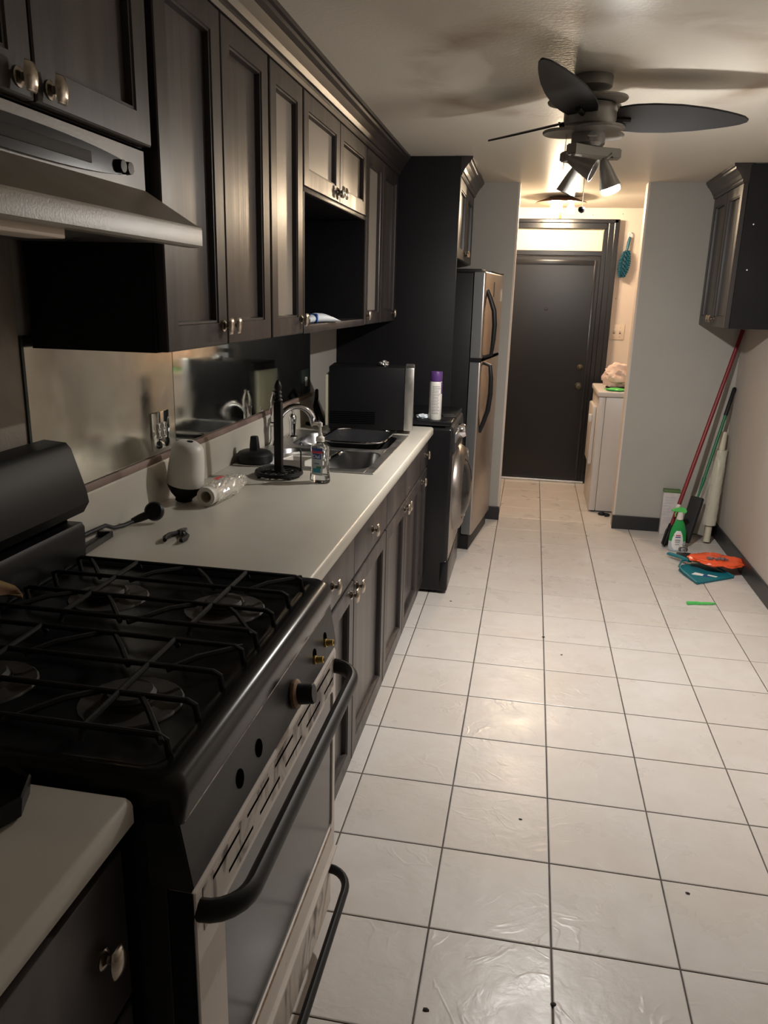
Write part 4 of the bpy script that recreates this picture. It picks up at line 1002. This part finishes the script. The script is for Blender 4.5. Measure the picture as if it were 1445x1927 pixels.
# light bar and three spots
pts = [(FX+.115*math.cos(R(a)), FY+.115*math.sin(R(a))) for a in (5, 20, 110, 125, 200, 260)]
pts = []
for a in (12, 132, 240):
    pts += [(FX+.118*math.cos(R(a-9)), FY+.118*math.sin(R(a-9))), (FX+.118*math.cos(R(a+9)), FY+.118*math.sin(R(a+9))), (FX+.050*math.cos(R(a+60)), FY+.050*math.sin(R(a+60)))]
lp = MB().prism(pts, 2, ZC-.262, ZC-.228, bev=.004).build('light_plate', 'fan', fn)
def spot(arm, apex, axis, lit):
    """arm: point under the plate; apex: small end of the cone; axis: pointing direction"""
    A = Vector(apex); ax = Vector(axis).normalized(); q = ax.to_track_quat('Z', 'Y').to_matrix().to_4x4(); q.translation = A
    sh = MB().lathe([(.010, -.004), (.013, 0), (.020, .022), (.037, .092), (.0355, .092), (.018, .022), (.008, .004)], seg=26, mtx=q, capB=False).build('spot_shade', 'fan', fn, ang=50)
    MB().tube([arm, (arm[0], arm[1], A.z+.02), A], .007, 8).build('arm', 'fan', sh)
    if lit:
        bu = MB().lathe([(.012, .03), (.016, .055), (.029, .088), (.0325, .098), (.032, .108)], seg=22, mtx=q, capB=False).build('bulb', 'glowside', sh)
        MB().lathe([(.032, .108), (.026, .113), (.014, .116), (0, .117)], seg=22, mtx=q, capA=False).build('bulb_lens', 'glow', bu)
    else:
        MB().lathe([(.012, .025), (.015, .045), (.026, .070), (.027, .076), (.014, .082), (0, .083)], seg=20, mtx=q).build('bulb', 'panelgrey', sh)  # unlit bulb coloured near black: shade inside the cone put into its colour
zp = ZC-.262
spot((FX+.085, FY-.01, zp), (FX+.058, FY-.015, 2.046), (.34, .17, -.90), True)
spot((FX-.045, FY-.095, zp), (FX-.060, FY-.10, 2.035), (.80, -.20, -.38), False)
spot((FX-.060, FY+.06, zp), (FX-.030, FY+.07, 2.035), (-.34, .08, -.90), False)
ch = MB()
ch.tube([(FX-.002, FY-.02, ZC-.23), (FX-.002, FY-.02, 1.893)], .0014, 6)
ch.build('pull_chain', 'nickel', fn); MB().lathe([(0, -.014), (.011, -.008), (.013, 0), (.010, .007), (0, .010)], (FX-.002, FY-.02, 1.884), 16).build('pull_fob', 'blackmat', fn)
MB().tube([(FX-.075, FY, ZC-.17), (FX-.078, FY, 2.02)], .0013, 6).build('pull_chain', 'nickel', fn)

# ================================================================== RIGHT CORNER: MOPS, ROLL, BOTTLES
def pole_pts(a, b_, n=2): return [Vector(a).lerp(Vector(b_), k/(n-1)) for k in range(n)]
mo = thing('red_mop', 'mop with long red handle leaning in the right corner', 'mop', (1.44, 2.02, 0))
A, B = Vector((1.46, 2.05, .12)), Vector((1.805, 2.335, 1.415))
MB().tube([A, B], .0132, 12).build('handle', 'red', mo)
MB().tube([Vector((1.432, 2.027, .012)), Vector((1.446, 2.038, .07)), A.lerp(B, .02)], [.020, .022, .015], 12).build('socket', 'blackmat', mo)
MB().tube([(1.435, 2.02, .006), (1.41, 2.00, .03), (1.43, 2.01, .12), (1.45, 2.03, .16), (1.452, 2.035, .10), (1.44, 2.03, .02)], .006, 8).build('hang_strap', 'blacksoft', mo)
MB().tube([A.lerp(B, .095), A.lerp(B, .125)], .0135, 12).build('ferrule', 'whitepl', mo)
gm = thing('green_mop', 'green-handled mop with broad black sleeve leaning beside the red one', 'mop', (1.56, 2.10, 0))
A, B = Vector((1.555, 2.07, .03)), Vector((1.806, 2.330, 1.045))
D = (B-A).normalized()
MB().tube([A.lerp(B, .28), A.lerp(B, .52), A.lerp(B, .84)], [.007, .0105, .0105], 12).build('handle', 'green', gm)
MB().tube([A.lerp(B, .33), A.lerp(B, .42)], [.008, .013], 12).build('lock_collar', 'green', gm)
MB().tube([A.lerp(B, .82), A.lerp(B, .99), B], [.0135, .0135, .008], 12).build('grip', 'blackmat', gm)
q = D.to_track_quat('Z', 'Y').to_matrix().to_4x4(); q.translation = A
MB().box(-.044, .044, -.017, .017, 0, .315, .010, 3, mtx=q).build('sleeve', 'blacksoft', gm)
fl = thing('film_roll', 'cream cardboard tube wrapped in clear film leaning in the corner', 'roll', (1.735, 2.20, 0))
A, B = Vector((1.728, 2.175, .012)), Vector((1.780, 2.330, .745))
MB().tube([A, B], .022, 18).build('tube', 'tubecard', fl)
b = MB(); rows = []
for j in range(26):
    t = .16+.68*j/25; c_ = A.lerp(B, t); row = []
    for k in range(28):
        a = 2*PI*k/28; rr_ = .041+.005*noise.noise(Vector((math.cos(a)*2.5, math.sin(a)*2.5, t*24)))
        row.append(b.bm.verts.new(c_+Vector((math.cos(a), math.sin(a), 0))*rr_))
    rows.append(row)
for P, Q in zip(rows, rows[1:]):
    for k in range(28): b.bm.faces.new((P[k], P[(k+1) % 28], Q[(k+1) % 28], Q[k]))
b.bm.faces.new(rows[0][::-1]); b.bm.faces.new(rows[-1])
b.build('wound_film', 'filmroll', fl, ang=60)
b = MB(); rows = []
for j in range(20):
    t = j/19; row = []
    for k in range(10):
        s_ = k/9; z = .06+.44*t
        wd = .155*(1-.75*t)
        row.append(b.bm.verts.new((1.70+.035*t-s_*wd, 2.145+.12*t+.10*s_*(1-t)+.012*math.sin(5*s_+7*t), z)))
    rows.append(row)
for P, Q in zip(rows, rows[1:]):
    for k in range(9): b.bm.faces.new((P[k], P[k+1], Q[k+1], Q[k]))
b.build('loose_film', 'loosefilm', fl)
bx = thing('tall_carton', 'tall white carton with green top standing against the partition', 'box', (1.497, 2.345, 0), R(-2), local=True)
MB().box(-.055, .055, -.028, .028, 0, .302, .002, mtx=Matrix.Rotation(R(-2), 4, 'X')).build('carton', 'paper', bx)
MB().box(-.0555, .0555, -.0285, .0285, .300, .322, .002, mtx=Matrix.Rotation(R(-2), 4, 'X')).build('green_lid', mat('olive_green', (.10, .17, .06), .6), bx)
b = MB()
for k in range(9): b.box(-.042, random.uniform(.0, .035), -.0288, -.0282, .10+k*.021, .1035+k*.021, mtx=Matrix.Rotation(R(-2), 4, 'X'))
b.build('fine_print', 'lgrey', bx, smooth=False)
# spray bottle
sb = thing('spray_bottle', 'green trigger spray cleaner bottle beside the mops', 'spray bottle', (1.495, 1.955, 0), R(8), local=True)
def ov(prof, m, nm, sy=.5): return MB().lathe(prof, (0, 0, 0), 26, sx=1, sy=sy).build(nm, m, sb, ang=60)
ov([(.048, 0), (.053, .004), (.054, .02), (.055, .07)], 'lgrey', 'base_shell')
ov([(.055, .07), (.053, .11), (.046, .15), (.034, .185), (.024, .205), (.020, .212), (.018, .222)], 'greenbot', 'bottle')
def bpatch(z0, z1, w0, w1, m, nm, push):
    b = MB(); rows = []
    for z, wd in ((z0, w0), (z1, w1)):
        pr = [(0, .053), (.02, .054), (.07, .055), (.11, .053), (.15, .046), (.185, .034), (.21, .02)]
        rr_ = .054
        for (a, ra), (e, re) in zip(pr, pr[1:]):
            if a <= z <= e: rr_ = ra+(re-ra)*(z-a)/(e-a)
        rows.append([b.bm.verts.new((wd*(k/8-.5)-.006, -.5*math.sqrt(max(rr_**2-(wd*(k/8-.5)-.006)**2, 1e-6))-push, z)) for k in range(9)])
    for k in range(8): b.bm.faces.new((rows[0][k], rows[0][k+1], rows[1][k+1], rows[1][k]))
    return b.build(nm, m, sb, smooth=False)
for z0, z1, w0, w1 in ((.012, .03, .03, .06), (.03, .06, .06, .072), (.06, .09, .072, .066), (.09, .12, .066, .050), (.12, .142, .050, .026)): bpatch(z0, z1, w0, w1, 'lwhite', 'label', .0006)
for z0, z1, m_, w_ in ((.108, .115, 'lred', .030), (.096, .103, 'lblue', .034), (.080, .084, 'ink', .032), (.072, .076, 'ink', .036), (.062, .066, 'ink', .030), (.048, .052, 'ink', .026)): bpatch(z0, z1, w_, w_, m_, 'label_print', .0012)
MB().lathe([(.020, .215), (.021, .23), (.017, .245), (.016, .265)], (0, 0, 0), 18).build('collar', 'whitepl', sb)
MB().prism([(-.055, .268), (-.058, .278), (-.030, .290), (.0, .296), (.026, .290), (.036, .272), (.030, .258), (.0, .262), (-.03, .268)], 1, -.013, .013, bev=.004).build('trigger_head', 'greenlt', sb)
MB().tube([(-.026, 0, .268), (-.034, 0, .250), (-.030, 0, .232)], [.006, .006, .004], 8, flat=.7).build('trigger', 'greenlt', sb)
# dustpan
dp = thing('dustpan', 'teal plastic dustpan lying on the tiles below the spray bottle', 'dustpan', (1.55, 1.55, 0))
def slab(pts, z0, z1, m, nm, par, bev=0): return MB().prism(pts, 2, z0, z1, bev=bev).build(nm, m, par)
slab([(1.505, 1.305), (1.745, 1.475), (1.60, 1.70), (1.47, 1.62), (1.44, 1.53), (1.455, 1.46)], .002, .012, 'teal', 'pan', dp, .002)
MB().tube([(1.505, 1.308, .012), (1.455, 1.46, .022), (1.44, 1.53, .032), (1.47, 1.62, .040), (1.60, 1.70, .040), (1.745, 1.478, .012)], .006, 8).build('rim', 'teal', dp)
MB().tube([(1.52, 1.63, .040), (1.48, 1.72, .032), (1.425, 1.80, .024)], [.020, .017, .020], 10, flat=.55).build('handle', 'teal', dp)
slab([(1.50, 1.455), (1.56, 1.44), (1.575, 1.47), (1.53, 1.495)], .012, .0128, 'lwhite', 'sticker', dp)
slab([(1.59, 1.455), (1.635, 1.435), (1.65, 1.45), (1.60, 1.475)], .012, .0128, 'lwhite', 'sticker', dp)
slab([(1.56, 1.44), (1.59, 1.425), (1.605, 1.45), (1.575, 1.462)], .012, .0126, 'lblue', 'sticker', dp)
# small dark latch piece in front of the spray bottle
pc = thing('metal_clamp', 'small dark metal clamp lying between dustpan and spray bottle', 'clamp', (1.53, 1.83, 0))
MB().tube([(1.515+.022*math.cos(R(a)), 1.84, .045+.022*math.sin(R(a))) for a in range(-30, 211, 30)], .008, 8).build('jaw', 'steel_dark', pc)
MB().box(1.48, 1.57, 1.79, 1.86, 0, .022, .006).build('base', 'panelgrey', pc)
# orange bag on the dustpan
b = MB(); g = bmesh.ops.create_uvsphere(b.bm, u_segments=40, v_segments=20, radius=1)
for v in b.bm.verts:
    p = v.co.copy(); k = 1+.16*noise.noise(p*2.2+Vector((3, 1, 0)))+.08*noise.noise(p*6)
    x_, y_ = p.x*.165*k, p.y*.115*k
    zz = .060+.024*p.z+.013*noise.noise(Vector((x_*18, y_*18, 2)))+.006*noise.noise(Vector((x_*45, y_*45, 5)))
    v.co = Vector((x_, y_, max(zz, .044)))
bmesh.ops.transform(b.bm, matrix=Matrix.Translation((1.668, 1.60, .006)) @ Matrix.Rotation(R(-8), 4, 'Z'), verts=b.bm.verts)
ob = thing('orange_bag', 'bright orange plastic bag lying on the teal dustpan by the wall', 'bag', (1.655, 1.60, .02))
b.build('bag', 'orange', ob, ang=60)
random.seed(3)
b = MB()
for k in range(9):
    xx = 1.605+k*.013; yy = 1.555+random.uniform(-.008, .008)
    b.box(-.0050, .0050, -.018, .018, 0, .006, mtx=Matrix.Translation((xx, yy, .0885)) @ Matrix.Rotation(R(random.uniform(-30, 30)), 4, 'Z'))
b.build('dark_print', 'ink', ob, smooth=False)
# green knife on the floor
kn = thing('green_knife', 'small light green plastic knife lying on the floor tiles', 'knife', (1.465, .99, 0), R(12), local=True)
MB().prism([(-.080, -.014), (-.074, .014), (-.02, .009), (-.005, .012), (-.005, -.012), (-.03, -.008)], 2, .0, .014, bev=.003).build('handle', 'greenlt', kn)
MB().prism([(-.006, -.011), (-.006, .012), (.045, .013), (.085, .0), (.06, -.010)], 2, .002, .010, bev=.001).build('blade', 'greenlt', kn)
# debris
o = MB().tube([(1.06, 2.74, .006), (1.085, 2.72, .014), (1.10, 2.735, .010), (1.125, 2.70, .012), (1.10, 2.69, .006)], [.012, .016, .010, .014, .008], 8).build('black_scrap', 'blacksoft'); tag(o, 'black scrap on the floor in front of the dryer', 'scrap')
def crumb(x, y, s_, label, k):
    b = MB(); bmesh.ops.create_icosphere(b.bm, subdivisions=1, radius=1)
    for v in b.bm.verts:
        n_ = 1+.4*noise.noise(v.co*2+Vector((k, k, 0))); v.co = Vector((v.co.x*s_*1.5*n_, v.co.y*s_*n_, max(v.co.z, -.5)*s_*.5*n_))
    zm = min(v.co.z for v in b.bm.verts)
    for v in b.bm.verts: v.co += Vector((x, y, -zm))
    tag(b.build('floor_crumb', 'crumb', smooth=False), label, 'crumb', 'crumbs on the floor tiles')
for k, (x, y, s_, lb) in enumerate(((.622, -1.715, .0052, 'black crumb on the tile joint near the bottom of the frame'), (.335, -1.79, .0060, 'brown crumb on the tile nearest the stove drawer'),
        (.535, -1.06, .0042, 'dark crumb on the middle tiles level with the oven'), (.995, -1.28, .0046, 'dark crumb at the right side of the near tiles'), (.62, .35, .0055, 'dark crumb on the joint between tiles level with the sink'),
        (.70, .17, .004, 'small dark crumb on the tile right of the sink cabinet'), (.135, .70, .0045, 'pair-sized dark crumb beside the washer foot'), (.755, -1.95, .004, 'small dark crumb at the very bottom tiles'))):
    crumb(x, y, s_, lb, k)
for o in LOCALS:
    if '_local' in o: del o['_local']
